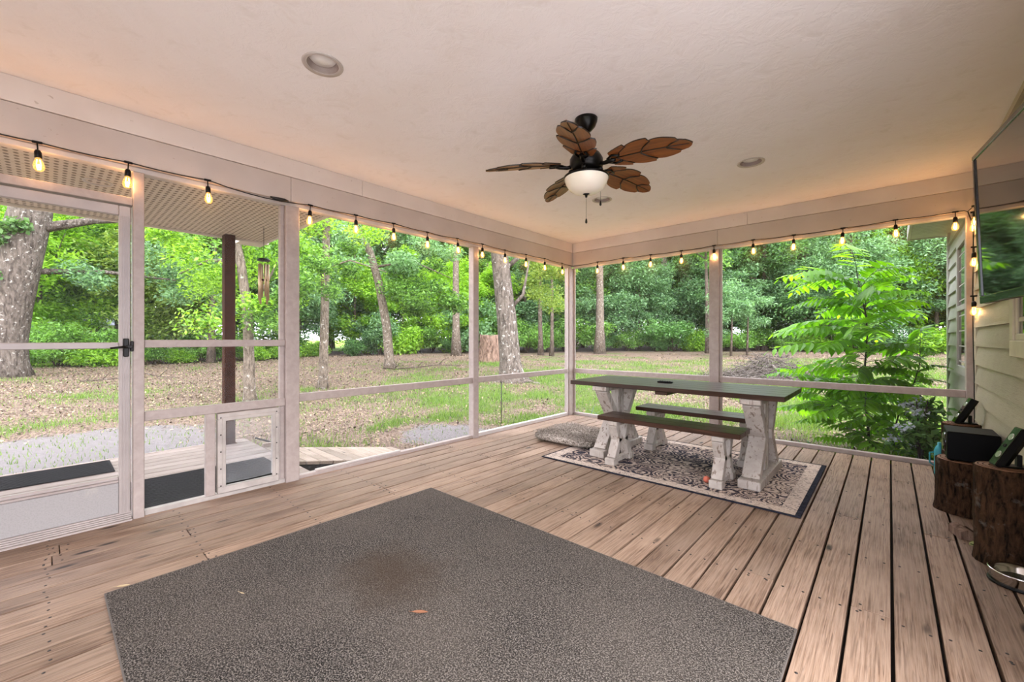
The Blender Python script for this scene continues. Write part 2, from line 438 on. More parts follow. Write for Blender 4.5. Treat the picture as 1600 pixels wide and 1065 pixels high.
# ---- floor: planks along Y
floor = struct('floor', 'weathered wooden deck floor of long boards')
MB().box((XL - .05, YB, -.30), (XR + .05, YF + .03, -.045)).build('joist_frame', 'under_deck', floor)
PITCH, GAP = .1465, .0125
known = {-2: [3.68], -1: [2.465], -4: [2.465], 1: [3.68, .62], 2: [2.465], -12: [2.465], -23: [.60], -20: [.60], -24: [.02, 4.9], -25: [0.05]}
joists = [-1.83, -1.22, -.61, .02, .60, 1.24, 1.85, 3.07, 4.29, 4.9]
rp = random.Random(11)
screws = MB()
for k in range(-27, 6):
    x0 = .009 + k * PITCH + GAP / 2; x1 = x0 + PITCH - GAP
    if x1 > XR: x1 = XR
    if x0 < XL - .06: x0 = XL - .06
    if x1 - x0 < .03: continue
    js = known.get(k) or sorted(rp.sample([-.61, .02, 1.24, 4.9], 1) if k > -15 else rp.sample([-.61, 1.85, 3.07, 4.29], 2))
    ys = [YB] + sorted(js) + [YF - .0]
    for a, b in zip(ys, ys[1:]):
        dz = rp.uniform(-.003, .0015)
        B('plank', (x0, a + .0025, -.042), (x1, b - .0025, dz), 'deck_wood', floor, .0018)
        yj = math.ceil(a / .61) * .61
        for y in [a + .03, b - .03] + [yj + .61 * q for q in range(int((b - a) / .61) + 1)]:
            if a < y < b:
                for xx in (x0 + .028, x1 - .028):
                    screws.lathe([(0, .0006), (.0058, .0004), (.0058, -.004)], (xx + rp.uniform(-.008, .008), y + rp.uniform(-.012, .012), dz + .0008), 6)
so = screws.build('deck_screws', 'screw', floor); so['kind'] = 'stuff'

# ---- ceiling
LX, LY, LRAD = (-2.362, -.899), (1.037, 4.109), .084
def ceiling_mesh():
    b = MB(); bm = b.bm
    xs = [XL - .12, LX[0] - .2, LX[0] + .2, LX[1] - .2, LX[1] + .2, XR + .02]; ys = [YB, LY[0] - .2, LY[0] + .2, LY[1] - .2, LY[1] + .2, YF + .12]
    for i in range(5):
        for j in range(5):
            x0, x1, y0, y1 = xs[i], xs[i + 1], ys[j], ys[j + 1]
            if i in (1, 3) and j in (1, 3):
                cx, cy = (x0 + x1) / 2, (y0 + y1) / 2; n = 32; inn, outr = [], []
                for k in range(n):
                    a = 2 * math.pi * k / n; c_, s_ = math.cos(a), math.sin(a); m = .2 / max(abs(c_), abs(s_))
                    inn.append(bm.verts.new((cx + LRAD * c_, cy + LRAD * s_, ZC))); outr.append(bm.verts.new((cx + m * c_, cy + m * s_, ZC)))
                for k in range(n): bm.faces.new((inn[k], inn[(k + 1) % n], outr[(k + 1) % n], outr[k]))
            else: bm.faces.new([bm.verts.new(p) for p in ((x0, y0, ZC), (x0, y1, ZC), (x1, y1, ZC), (x1, y0, ZC))])
    b.box((XL - .12, YB, ZC + .13), (XR + .02, YF + .12, ZC + .2))
    b.box((XL - .12, YB - .02, ZC), (XR + .02, YB, ZC + .2)); b.box((XR + .02, YB, ZC), (XR + .04, YF + .12, ZC + .2))
    b.box((XL - .14, YB, ZC), (XL - .12, YF + .12, ZC + .2)); b.box((XL - .12, YF + .12, ZC), (XR + .02, YF + .14, ZC + .2))
    return b
cl = ceiling_mesh().build('ceiling', 'stucco')
tag(cl, 'off-white troweled stucco porch ceiling', kind='structure')

# ---- beams (two-board fascia) on the two screened sides
def beam_side(root, side, joints_u, joints_l, a0, a1):
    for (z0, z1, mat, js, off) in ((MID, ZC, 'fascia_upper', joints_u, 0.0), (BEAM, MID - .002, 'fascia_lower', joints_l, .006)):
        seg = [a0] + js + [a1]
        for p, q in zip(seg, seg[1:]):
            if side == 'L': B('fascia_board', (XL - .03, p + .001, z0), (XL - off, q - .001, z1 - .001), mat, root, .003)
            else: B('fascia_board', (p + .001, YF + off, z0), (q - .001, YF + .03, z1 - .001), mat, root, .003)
    if side == 'L':
        B('beam_core', (XL - .12, a0, BEAM - .005), (XL - .03, a1 + .1, ZC), 'fascia_lower', root, 0)
        B('top_plate', (XL - .10, a0, BEAM - .04), (XL - .022, a1, BEAM - .004), 'light_strip', root)
    else:
        B('beam_core', (a0, YF + .03, BEAM - .005), (a1, YF + .12, ZC), 'fascia_lower', root, 0)
        B('top_plate', (a0, YF + .022, BEAM - .04), (a1, YF + .10, BEAM - .004), 'light_strip', root)
bl = struct('trim_1', 'painted two-board beam over the screen door side'); beam_side(bl, 'L', [-1.1, 2.05], [1.40], YB, YF)
bf = struct('trim_2', 'painted two-board beam over the far screen side'); beam_side(bf, 'F', [-1.28], [-1.62], XL, XR)

# ---- screened walls
wl = struct('wall_left', 'screened porch wall of painted posts and rails beside the screen door')
wf = struct('wall_far', 'screened porch wall of painted posts and rails behind the table')
def postL(y0, y1, t=PT, z1=BEAM - .04): return B('post', (XL - t, y0, -.02), (XL, y1, z1), 'trim_paint', wl)
def railL(y0, y1, z0, z1, t=.045, mat='trim_paint', nm='rail'): return B(nm, (XL - .02 - t, y0, z0), (XL - .02, y1, z1), mat, wl)
for y0, y1 in ((-2.3, -2.21), (-.62, -.56), (.391, .450), (1.358, 1.467), (3.513, 3.602)): postL(y0, y1)
postL(5.585, YF)
B('post_strip', (XL - .085, 1.325, .0), (XL - .04, 1.358, BEAM - .04), 'trim_paint', wl)
B('post_strip', (XL - .03, 5.56, .0), (XL - .012, 5.585, BEAM - .04), 'light_strip', wl)
railL(-2.21, -.62, .672, .742); railL(.45, 1.358, 1.158, 1.212); railL(.45, 1.358, .650, .716)
railL(1.467, 3.513, .672, .742); railL(3.602, 5.585, .672, .742)
B('post', (XL - .065, .800, .03), (XL - .012, .860, .652), 'trim_paint', wl)
railL(.45, 1.358, -.005, .032, .06, 'dirty_white', 'sill'); railL(1.467, 3.513, -.005, .030, .06, 'trim_paint', 'sill')
railL(3.602, 5.585, -.005, .042, .06, 'light_strip', 'sill'); railL(-2.21, -.62, -.005, .03, .06, 'dirty_white', 'sill')
B('loose_batten', (XL - .060, 1.62, .030), (XL - .030, 2.50, .048), 'light_strip', wl)
def scrL(y0, y1, z0, z1): MB().quad([(XL - .05, y0, z0), (XL - .05, y1, z0), (XL - .05, y1, z1), (XL - .05, y0, z1)]).build('screen', 'insect_screen', wl)
T = BEAM - .04
for a in ((.45, 1.358, .716, 1.158), (.45, 1.358, 1.212, T), (.45, .8, .032, .65), (1.467, 3.513, .03, .672), (1.467, 3.513, .742, T), (3.602, 5.585, .042, .672), (3.602, 5.585, .742, T), (-2.21, -.62, .03, T), (-.56, .391, 2.175, T)): scrL(*a)
for x0, x1 in ((XL - .09, XL + .0), (-1.718, -1.603)): B('post', (x0, YF, -.02), (x1, YF + PT, T), 'trim_paint', wf)
B('post', (XR - .075, YF, -.02), (XR, YF + PT, T), 'trim_paint', wf)
B('post_strip', (XL + .0, YF + .035, 0), (XL + .028, YF + .05, T), 'light_strip', wf)
B('post_strip', (-1.603, YF + .04, 0), (-1.572, YF + .055, T), 'light_strip', wf)
for x0, x1 in ((XL + .0, -1.718), (-1.603, XR - .075)):
    B('rail', (x0, YF + .02, .672), (x1, YF + .065, .742), 'trim_paint', wf)
    B('sill', (x0, YF + .015, -.005), (x1, YF + .075, .040), 'trim_paint', wf)
    for z0, z1 in ((.04, .672), (.742, T)):
        MB().quad([(x0, YF + .05, z0), (x1, YF + .05, z0), (x1, YF + .05, z1), (x0, YF + .05, z1)]).build('screen', 'insect_screen', wf)

# ---- screen door
dr = struct('door_1', 'white aluminium screen door with solid kick panel and black latch')
D0, D1 = -.54, .384
B('header', (XL - .075, -.56, 2.120), (XL - .005, .391, 2.175), 'trim_paint', dr)
B('stile', (XL - .045, D1 - .062, .05), (XL - .008, D1 - .004, 2.108), 'white_alu', dr)
for q in range(3): B('stile_rib', (XL - .010, D1 - .052 + q * .016, .05), (XL - .004, D1 - .043 + q * .016, 2.04), 'white_alu', dr, .002)
B('stile', (XL - .045, D0, .05), (XL - .008, D0 + .06, 2.108), 'white_alu', dr)
B('rail', (XL - .045, D0 + .06, 2.042), (XL - .008, D1 - .062, 2.108), 'white_alu', dr)
B('rail', (XL - .040, D0 + .06, 1.155), (XL - .010, D1 - .062, 1.196), 'white_alu', dr)
B('kick_panel', (XL - .036, D0 + .06, .058), (XL - .016, D1 - .062, .262), 'kick_panel', dr)
B('panel_moulding', (XL - .042, D0 + .06, .262), (XL - .006, D1 - .062, .278), 'white_alu', dr, .006)
B('panel_moulding', (XL - .042, D0 + .06, .278), (XL - .014, D1 - .062, .302), 'white_alu', dr, .006)
for q in range(4): B('sweep_rib', (XL - .04, D0, .012 + q * .012), (XL + .004 - q * .003, D1, .0225 + q * .012), 'white_alu', dr, .002)
B('threshold', (XL - .12, D0 - .02, -.01), (XL + .02, D1 + .004, .011), 'white_alu', dr)
for z0, z1 in ((.302, 1.155), (1.196, 2.042)):
    MB().quad([(XL - .03, D0 + .06, z0), (XL - .03, D1 - .062, z0), (XL - .03, D1 - .062, z1), (XL - .03, D0 + .06, z1)]).build('screen', 'insect_screen', dr)
la = MB(); la.box((XL - .008, D1 - .042, 1.10), (XL + .012, D1 - .014, 1.222), .004); la.box((XL - .004, D1 - .008, 1.135), (XL + .016, D1 + .010, 1.205), .004)
la.tube([(XL + .012, D1 - .028, 1.165), (XL + .05, D1 - .028, 1.165), (XL + .058, D1 - .05, 1.165), (XL + .062, D1 - .11, 1.158)], [.008, .008, .008, .006], 8)
la.box((XL + .006, D1 - .03, 1.155), (XL + .02, D1 + .006, 1.178), .003)
la.build('latch', 'bronze', dr)

# ---- pet door in the low panel
pd = tag(empty('pet_door', (XL, 1.087, .035)), 'cream framed pet door with cloudy clear vinyl flap', 'pet door')
def pdb(nm, y0, y1, z0, z1, x0, x1, mat='dirty_white', bev=.004): return MB().box((x0, y0, z0), (x1, y1, z1), bev).build(nm, mat, pd)
H2, W2 = .612, .216
for y0, y1, z0, z1 in ((-W2, W2, H2 - .045, H2), (-W2, W2, .0, .05), (-W2, -W2 + .045, .05, H2 - .045), (W2 - .045, W2, .05, H2 - .045)): pdb('frame', y0, y1, z0, z1, -.05, .004)
for y0, y1, z0, z1 in ((-W2 + .03, W2 - .03, H2 - .058, H2 - .030), (-W2 + .030, -W2 + .052, .05, H2 - .05), (W2 - .052, W2 - .030, .05, H2 - .05)): pdb('inner_frame', y0, y1, z0, z1, -.02, .012, 'dirty_white', .003)
pdb('magnet_bar', -W2 + .05, W2 - .05, .058, .070, -.02, -.006, 'black_plastic', .002)
for y in (-W2 + .02, W2 - .02):
    for z in (.06, .19, .32, .45, .58): MB().lathe([(0, .004), (.005, .003), (.005, 0)], (0, 0, 0), 8, Matrix.Translation((.004, y, z)) @ Matrix.Rotation(R(90), 4, 'Y')).build('screw', 'screw', pd)
fl = MB(); N = 10
g = [[fl.bm.verts.new((-.018 + .012 * math.sin(j / N * 3.1) * (1 - i / 12), -W2 + .05 + (2 * W2 - .10) * j / N + .006 * math.sin(i * .5), .068 + (H2 - .12) * i / 12)) for j in range(N + 1)] for i in range(13)]
for i in range(12):
    for j in range(N):
        f = fl.bm.faces.new((g[i][j], g[i][j + 1], g[i + 1][j + 1], g[i + 1][j])); f.smooth = True
fl.build('flap', 'vinyl', pd)

# ---- house wall on the TV side
EXP = .165
def siding(root, y0, y1, x, mat, ztop, zbot=0.0, s=1):
    z = zbot
    while z < ztop - .02:
        z1 = min(z + EXP + .02, ztop)
        prof = [(x - .034, y0, z), (x - .006, y0, z1), (x + .02, y0, z1), (x + .02, y0, z)]
        MB().prism(prof, (0, y1 - y0, 0)).build('siding_board', mat, root)
        z += EXP
wr = struct('wall_right', 'cream lap-siding house wall behind the television')
YO = 1.95                                  # nearer than this the unseen house wall is left out to let light in
siding(wr, YO, YF - .004, XR, 'siding', ZC)
B('wall_core', (XR + .0, YO, -.05), (XR + .15, YF + .02, ZC), 'siding', wr, 0)
B('corner_board', (XR - .028, YF - .09, .0), (XR + .0, YF - .002, ZC - .001), 'cream_trim', wr)
w1 = struct('window_1', 'cream framed dark window behind the television')
WY0, WY1, WZ0, WZ1 = 2.55, 3.99, 1.11, 2.25
for lo, hi in (((WY0, WZ0), (WY1, WZ0 + .10)), ((WY0, WZ1 - .1), (WY1, WZ1)), ((WY0, WZ0 + .1), (WY0 + .10, WZ1 - .1)), ((WY1 - .10, WZ0 + .1), (WY1, WZ1 - .1))):
    B('casing', (XR - .05, lo[0], lo[1]), (XR - .005, hi[0], hi[1]), 'cream_trim', w1)
for lo, hi in (((WY0 + .1, WZ0 + .1), (WY1 - .1, WZ0 + .14)), ((WY0 + .1, WZ0 + .14), (WY0 + .14, WZ1 - .1)), ((WY1 - .14, WZ0 + .14), (WY1 - .1, WZ1 - .1))):
    B('sash', (XR - .04, lo[0], lo[1]), (XR - .018, hi[0], hi[1]), 'cream_trim', w1)
B('pane', (XR - .030, WY0 + .1, WZ0 + .1), (XR - .022, WY1 - .1, WZ1 - .1), 'window_glass', w1, 0)

wb_ = struct('added_back_wall', 'unseen siding wall added behind the viewer to dim the left deck')  # unseen partial wall, added to cut light on the left deck
zz = 0.0
while zz < ZC - .02:
    MB().prism([(XL, YB + .034, zz), (XL, YB + .006, min(zz + EXP + .02, ZC)), (XL, YB - .02, min(zz + EXP + .02, ZC)), (XL, YB - .02, zz)], (2.9, 0, 0)).build('siding_board', 'siding', wb_); zz += EXP
B('corner_board', (-.90, YB - .02, 0), (-.80, YB + .04, ZC - .002), 'cream_trim', wb_)
B('post', (XR - .10, YB, 0), (XR, YB + .10, ZC - .002), 'trim_paint', wb_)
pt = MB().box((XR + .06, YB - 6, -.42), (XR + 7, 1.9, -.30), .01).build('bounce_slab', 'bounce_pale'); tag(pt, 'unseen pale slab added outside to bounce light onto the porch ceiling', kind='structure')  # unseen slab, added to bounce light up to the ceiling
# ---- the house goes on outside beyond the far screen
wo = struct('wall_outside', 'pale lap-siding house wall seen outside through the far screen')
siding(wo, YF + .14, 8.10, XR + .01, 'siding_out', 2.63, -.35)
B('wall_core', (XR + .02, YF + .12, -.4), (XR + .3, 8.08, 3.2), 'siding_out', wo, 0)
B('corner_board', (XR - .03, 8.02, -.35), (XR + .01, 8.12, 2.628), 'siding_out', wo)
w2 = struct('window_2', 'pale framed window in the outside house wall')
for lo, hi in (((6.10, .84), (6.92, .93)), ((6.10, 2.22), (6.92, 2.31)), ((6.10, .93), (6.19, 2.22)), ((6.83, .93), (6.92, 2.22)), ((6.19, 1.52), (6.83, 1.58))):
    B('casing', (XR - .04, lo[0], lo[1]), (XR + .0, hi[0], hi[1]), 'siding_out', w2)
for z0, z1 in ((.93, 1.52), (1.58, 2.22)): B('pane', (XR - .022, 6.19, z0), (XR - .014, 6.83, z1), 'window_glass', w2, 0)
ev = struct('trim_3', 'pale slatted roof eave at the corner of the outside house wall')
for i in range(24):
    B('eave_panel', (.215, 5.82 + i * .1, 2.63), (.60, 5.82 + i * .1 + .092, 2.642), 'siding_out', ev, .002)
B('eave_core', (.215, 5.82, 2.643), (.60, 8.22, 2.70), 'under_deck', ev, 0)
B('eave_fascia', (.185, 5.80, 2.615), (.213, 8.25, 2.78), 'siding_out', ev)
B('eave_fascia', (.215, 8.222, 2.615), (.60, 8.25, 2.78), 'siding_out', ev)

# ---- covered landing outside the screen door
ld = struct('landing_deck', 'pale outdoor landing of boards outside the screen door')
for i in range(14):
    x1 = XL - .10 - i * .147
    if x1 - .14 < -5.99: break
    B('plank', (x1 - .137, -2.6, -.062), (x1, 1.66, -.022), 'landing_wood', ld)
B('rim_board', (-6.01, -2.6, -.36), (-5.975, 1.66, -.024), 'landing_wood', ld); B('rim_board', (-5.97, 1.62, -.36), (XL - .1, 1.655, -.064), 'under_deck', ld)
rm = struct('ramp', 'wooden ramp of cross boards leading down to the yard')
for i in range(12):
    y0 = 1.67 + i * .139; zz = -.022 - .19 * i * .139
    Mx = Matrix.Translation((0, y0, zz)) @ Matrix.Rotation(-math.atan(.19), 4, 'X')
    MB().box((-5.33, 0, -.035), (-4.48, .132, 0), .004, Mx).build('plank', 'ramp_wood', rm)
for x in (-5.30, -4.55): MB().prism([(x, 1.67, -.06), (x, 3.3, -.37), (x, 3.3, -.42), (x, 1.67, -.36)], (.04, 0, 0)).build('stringer', 'under_deck', rm)
B('curb_board', (-5.36, 1.66, -.03), (-5.33, 1.9, .02), 'ramp_wood', rm)
sf = struct('trim_4', 'perforated vinyl soffit roof over the outside landing')
ZS = 2.45
for i in range(10):
    x1 = XL - .125 - i * .201
    B('soffit_panel', (x1 - .192, -2.8, ZS), (x1, 1.86, ZS + .012), 'soffit', sf, .003)
B('soffit_core', (-5.95, -2.8, ZS + .014), (XL - .12, 1.86, ZS + .10), 'under_deck', sf, 0)
B('fascia_board', (-5.985, -2.8, ZS - .02), (-5.95, 1.92, ZS + .16), 'soffit_edge', sf); B('fascia_board', (-5.95, 1.865, ZS - .012), (XL - .12, 1.90, ZS + .16), 'soffit_edge', sf)
MB().prism([(-6.30, 1.925, ZS + .0), (-5.99, 1.925, ZS - .0), (-5.99, 1.925, ZS + .14), (-6.30, 1.925, ZS + .05)], (0, -.30, 0)).build('eave_return', 'soffit_edge', sf)

# ================================================================ THINGS
# ---- landing: post, mats, chime, lamp
dp = empty('porch_post', (-5.84, 1.45, -.30))
tag(dp, 'dark brown square wooden post holding up the landing roof', 'post')
MB().box((-.055, -.055, 0), (.055, .055, ZS + .30 - .002), .006).build('shaft', 'dark_post', dp)
MB().box((-.075, -.075, 0), (.075, .075, .28), .006).build('footing', 'dark_post', dp)
def mat_thing(name, lo, hi, z, label):
    o = tag(empty(name, ((lo[0] + hi[0]) / 2, (lo[1] + hi[1]) / 2, z)), label, 'mat')
    sx, sy = (hi[0] - lo[0]) / 2, (hi[1] - lo[1]) / 2
    MB().box((-sx, -sy, 0), (sx, sy, .010), .004).build('body', 'doormat', o)
    b = MB()
    for q in range(int(sx * 2 / .04)): b.box((-sx + .02 + q * .04, -sy + .02, .010), (-sx + .036 + q * .04, sy - .02, .013))
    b.build('ribbing', 'doormat', o)
mat_thing('door_mat', (-4.86, .30), (-3.97, 1.52), -.022, 'large black ribbed mat just outside the pet door')
mat_thing('door_mat', (-5.90, -1.3), (-5.38, .43), -.022, 'narrow charcoal mat at the outer edge of the landing')
ch = tag(empty('wind_chime', (-5.12, 1.60, 1.60)), 'bronze wind chime hanging under the landing roof', 'wind chime')
MB().lathe([(0, .475), (.062, .475), (.066, .485), (.05, .50), (0, .505)], n=20).build('cap', 'black_plastic', ch)
MB().tube([(0, 0, .505), (0, 0, .848)], .003, 6).build('hanger', 'cord_black', ch)
for k in range(6):
    a = k * math.pi / 3; L = .36 + .04 * (k % 3)
    tb = MB().tube([(.045 * math.cos(a), .045 * math.sin(a), .44), (.045 * math.cos(a), .045 * math.sin(a), .44 - L)], .010, 10).build('tube', 'chime_metal', ch)
    MB().tube([(.045 * math.cos(a), .045 * math.sin(a), .476), (.045 * math.cos(a), .045 * math.sin(a), .44)], .0015, 5).build('string', 'cord_black', tb)
MB().lathe([(0, .26), (.03, .26), (.03, .275), (0, .275)], n=16).build('clapper', 'dark_post', ch)
def recessed(loc, r, label, name='recessed_light'):
    o = tag(empty(name, loc), label, 'light', 'recessed lights')
    MB().lathe([(r * .80, -.002), (r * .97, -.006), (r, -.001), (r, .0)], n=32).build('trim_ring', 'light_strip', o)
    MB().lathe([(r * .80, -.002), (r * .74, .02), (r * .68, .036)], n=32).build('baffle', 'trim_paint', o)
    MB().lathe([(r * .68, .036), (r * .56, .022), (0, .014)], n=32).build('lens', 'lens_grey', o)
# holes for the cans: ring cut is hidden by pushing the cans down as shallow domes
for (x, y), lb in zip(((-2.362, 1.037), (-.899, 4.109), (-2.362, 4.109), (-.899, 1.037)), ('white recessed ceiling light nearest the screen door', 'white recessed ceiling light above the far end of the room near the television', 'white recessed ceiling light just behind the fan bowl', 'white recessed ceiling light above the grey carpet')):
    recessed((x, y, ZC), .108, lb)
recessed((-4.62, .27, ZS), .09, 'white round light in the outdoor soffit', 'soffit_light')

# ---- ceiling fan
FX, FY = -1.577, 2.527
fan = tag(empty('ceiling_fan', (FX, FY, ZC)), 'dark bronze ceiling fan with five carved wooden leaf blades and glass bowl', 'ceiling fan')
MB().lathe([(0, 0), (.078, 0), (.076, -.02), (.062, -.055), (.035, -.085), (.022, -.095), (0, -.095)], n=28).build('canopy', 'bronze', fan)
MB().tube([(0, 0, -.08), (0, 0, -.24)], .013, 12).build('downrod', 'bronze', fan)
MB().lathe([(0, -.215), (.03, -.215), (.05, -.235), (.095, -.25), (.115, -.285), (.115, -.335), (.095, -.365), (.06, -.375), (.06, -.395), (.14, -.400), (.14, -.41), (0, -.41)], n=32).build('motor', 'bronze', fan)
def blade_outline(n=60):
    L, W = .52, .122
    pts = []
    for i in range(n + 1):
        s = i / n
        env = max(0.0, math.sin(math.pi * (.10 + .90 * s) ** .92)) ** .62
        ph = (s * 3.2 + .30) % 1.0
        sc = 1 - .22 * (1 - ph) ** 3 * (1 if .08 < s < .93 else 0)
        pts.append((s * L, W * env * sc))
    return pts
OUT = blade_outline()
BZ = -.325
for k, ad in enumerate((6, 78, 150, 222, 294)):
    Mx = Matrix.Rotation(R(ad), 4, 'Z') @ Matrix.Translation((.185, 0, BZ)) @ Matrix.Rotation(R(-13), 4, 'X') @ Matrix.Rotation(R(4), 4, 'Y')
    b = MB(); 
    up = [(x, y) for x, y in OUT]; lo = [(x + .008, -y) for x, y in OUT]
    nn = len(OUT)
    vt = {}
    for j, z in enumerate((-.004, .004)):
        for i in range(nn):
            x, y = OUT[i]; cz = z + .010 * math.sin(math.pi * i / nn)
            vt[j, i, 0] = b.bm.verts.new((x, 0, cz + .004)); vt[j, i, 1] = b.bm.verts.new((x, y, cz)); vt[j, i, 2] = b.bm.verts.new((x, -y, cz))
    for i in range(nn - 1):
        for sd in (1, 2):
            for j in (0, 1):
                q = (vt[j, i, 0], vt[j, i + 1, 0], vt[j, i + 1, sd], vt[j, i, sd])
                b.bm.faces.new(q if (j == 1) == (sd == 1) else q[::-1]).material_index = 0
            q = (vt[0, i, sd], vt[0, i + 1, sd], vt[1, i + 1, sd], vt[1, i, sd])
            b.bm.faces.new(q if sd == 2 else q[::-1]).material_index = 1
    bmesh.ops.recalc_face_normals(b.bm, faces=b.bm.faces[:])
    bo = b.build('blade', ['blade_wood', 'blade_dark'], fan); bo.matrix_local = Mx
    v = MB()
    v.tube([(.01, 0, -.001 + .003), (.26, 0, .012 - .003), (.50, 0, .0)], [.0045, .004, .002], 6)
    for q in range(3):
        s0 = (q + .66) / 3.2; i1 = int(min(.94, s0 + .045) * 60); xr = (s0 - .13) * .52
        for sg in (1, -1):
            x1, y1 = OUT[i1]
            v.tube([(max(.0, xr), 0, -.001), (xr * .5 + x1 * .5 - .012, sg * y1 * .5, .003), (x1, sg * y1 * .97, .003)], .0042, 5)
    vo_ = v.build('vein', 'blade_dark', bo)
    a = MB(); a.tube([(-.095, 0, -.012), (-.05, 0, -.02), (.0, 0, -.012), (.03, .0, -.008)], [.014, .013, .016, .012], 8)
    a.tube([(-.02, -.02, -.010), (.02, -.045, -.006), (.07, -.03, -.007)], .008, 6); a.tube([(-.02, .02, -.010), (.02, .045, -.006), (.07, .03, -.007)], .008, 6)
    ao = a.build('blade_arm', 'bronze', fan); ao.matrix_local = Mx
    MB().lathe([(0, .0), (.016, .0), (.02, -.016), (.012, -.03), (0, -.032)], n=12).build('bolt_cap', 'bronze', fan).matrix_local = Matrix.Rotation(R(ad), 4, 'Z') @ Matrix.Translation((.105, 0, -.36))
MB().lathe([(.152, -.412), (.150, -.425), (.140, -.455), (.115, -.492), (.075, -.516), (.03, -.525), (0, -.526)], n=40).build('bowl', 'bowl_glass', fan)
MB().lathe([(.14, -.400), (.157, -.405), (.158, -.416), (.148, -.418)], n=40).build('bowl_rim', 'bronze', fan)
MB().lathe([(0, -.517), (.022, -.520), (.024, -.526), (.010, -.532), (.007, -.548), (0, -.55)], n=16).build('finial', 'bronze', fan)
def chain(p0, p1, nm):
    b = MB().tube([p0, p1], .0012, 5).build('pull_chain', 'bronze', fan)
    MB().lathe([(0, .0), (.004, -.002), (.007, -.016), (.008, -.028), (.003, -.035), (0, -.036)], p1, 10).build('pull', 'bronze', b)
chain((0, 0, -.548), (0, 0, -.695), 'a'); chain((.056, .098, -.41), (.056, .098, -.56), 'b')

# ---- string lights
SL = tag(empty('string_lights', (XL + .02, 1.4, BEAM)), 'black cord of warm glowing outdoor bulbs strung along the beams', 'string lights')
o0 = Vector(SL.location)
left = [-2.17, -1.74, -1.32, -.89, -.46, -.038, .366, .804, 1.552, 1.974, 2.383, 2.808, 3.24, 3.648, 4.059, 4.493, 4.918, 5.357]
far_ = [-3.333, -2.906, -2.487, -2.063, -1.655, -1.217, -.806, -.368, .043, .455]
XC, YC = XL + .018, YF - .018
hooks = [(XC, y, BEAM + .004 + .006 * math.sin(i * 2.1), 1) for i, y in enumerate(left)]
hooks.append((XC + .012, YC - .012, BEAM - .012, 0))
hooks += [(x, YC, BEAM + .004 + .006 * math.sin(i * 1.7), 1) for i, x in enumerate(far_)]
path = []
for (a, b) in zip(hooks, hooks[1:]):
    A, Bv = Vector(a[:3]), Vector(b[:3]); L = (Bv - A).length
    for q in range(6):
        t = q / 6; p = A.lerp(Bv, t); p.z -= .030 * L * 4 * t * (1 - t) * (1.4 if L > .6 else .6); path.append(p)
path.append(Vector(hooks[-1][:3]))
XW = XR - .045
tail = [(.51, YC, 2.40), (.53, YF - .05, 2.38), (XW, YF - .16, 2.40), (XW, YF - .24, 2.36), (XW, YF - .19, 2.20), (XW, YF - .12, 2.02), (XW, YF - .14, 1.85), (XW, YF - .10, 1.62), (XW, YF - .12, 1.40), (XW, YF - .13, 1.25), (XW + .01, YF - .10, .9), (XW + .01, YF - .115, .55), (XW + .01, YF - .12, .06)]
path += [Vector(p) for p in tail]
MB().tube([p - o0 for p in path], .0042, 6).build('cord', 'cord_black', SL)
MB().tube([Vector(p) - o0 for p in ((.53, YF - .05, 2.385), (XW, YF - .10, 2.25), (XW, YF - .16, 2.05), (XW, YF - .13, 1.95))], .0042, 6).build('cord', 'cord_black', SL)
MB().tube([Vector(p) - o0 for p in ((XC, 1.23, BEAM - .008), (XC, 1.28, BEAM - .014), (XC, 1.34, BEAM - .012), (XC, 1.37, BEAM - .010))], [.006, .016, .016, .006], 8).build('plug', 'cord_black', SL)
bs = MB()
bs.box((-.022, -.006, -.008), (.022, .006, .006), .003); bs.tube([(0, 0, -.006), (0, 0, -.05)], .004, 6)
bs.lathe([(0, -.045), (.010, -.048), (.016, -.06), (.0165, -.095), (.014, -.097), (0, -.097)], n=12)
bs0 = bs.build('socket', 'black_plastic', None)
bb = MB(); bb.lathe([(.0125, -.096), (.014, -.105), (.022, -.125), (.0255, -.143), (.0235, -.160), (.015, -.172), (0, -.176)], n=16); bb.mi = 1
bb.tube([(-.006, 0, -.105), (-.010, 0, -.140), (-.004, .004, -.150), (.004, -.004, -.150), (.010, 0, -.140), (.006, 0, -.105)], .0016, 5)
bb.lathe([(0, -.132), (.005, -.137), (.0065, -.144), (.005, -.150), (0, -.154)], n=8)
bb0 = bb.build('bulb', ['bulb_glass', 'filament'], bs0)
pl = bpy.data.lights.new('bulb_light', 'POINT'); pl.energy = 0.40; pl.color = (1, .52, .20); pl.shadow_soft_size = .015
first = True
spots = [(h[0], h[1], h[2], 0 if h[0] == XC else R(90)) for h in hooks if h[3]] + [(XW, YF - .24, 2.385, R(90)), (XW + .0, YF - .17, 2.345, R(60)), (XW, YF - .20, 2.03, R(90)), (XW, YF - .17, 1.60, R(90))]
for (x, y, z, rz) in spots:
    if first: s_, b_ = bs0, bb0; first = False; s_.parent = SL
    else:
        s_ = bs0.copy(); COL.objects.link(s_); s_.parent = SL
        b_ = bb0.copy(); COL.objects.link(b_); b_.parent = s_
    s_.location = Vector((x, y, z)) - o0; s_.rotation_euler = (random.uniform(-.06, .06), random.uniform(-.06, .06), rz + R(90))
    lo = bpy.data.objects.new('bulb_light', pl); COL.objects.link(lo); lo.parent = s_; lo.location = (0, 0, -.144)

# ---- television
Ltv, Htv = 1.45, .83
tv = empty('television', (.385, 3.50, 1.415)); tag(tv, 'large black wall television swung out on its mount, screen reflecting the trees', 'television')
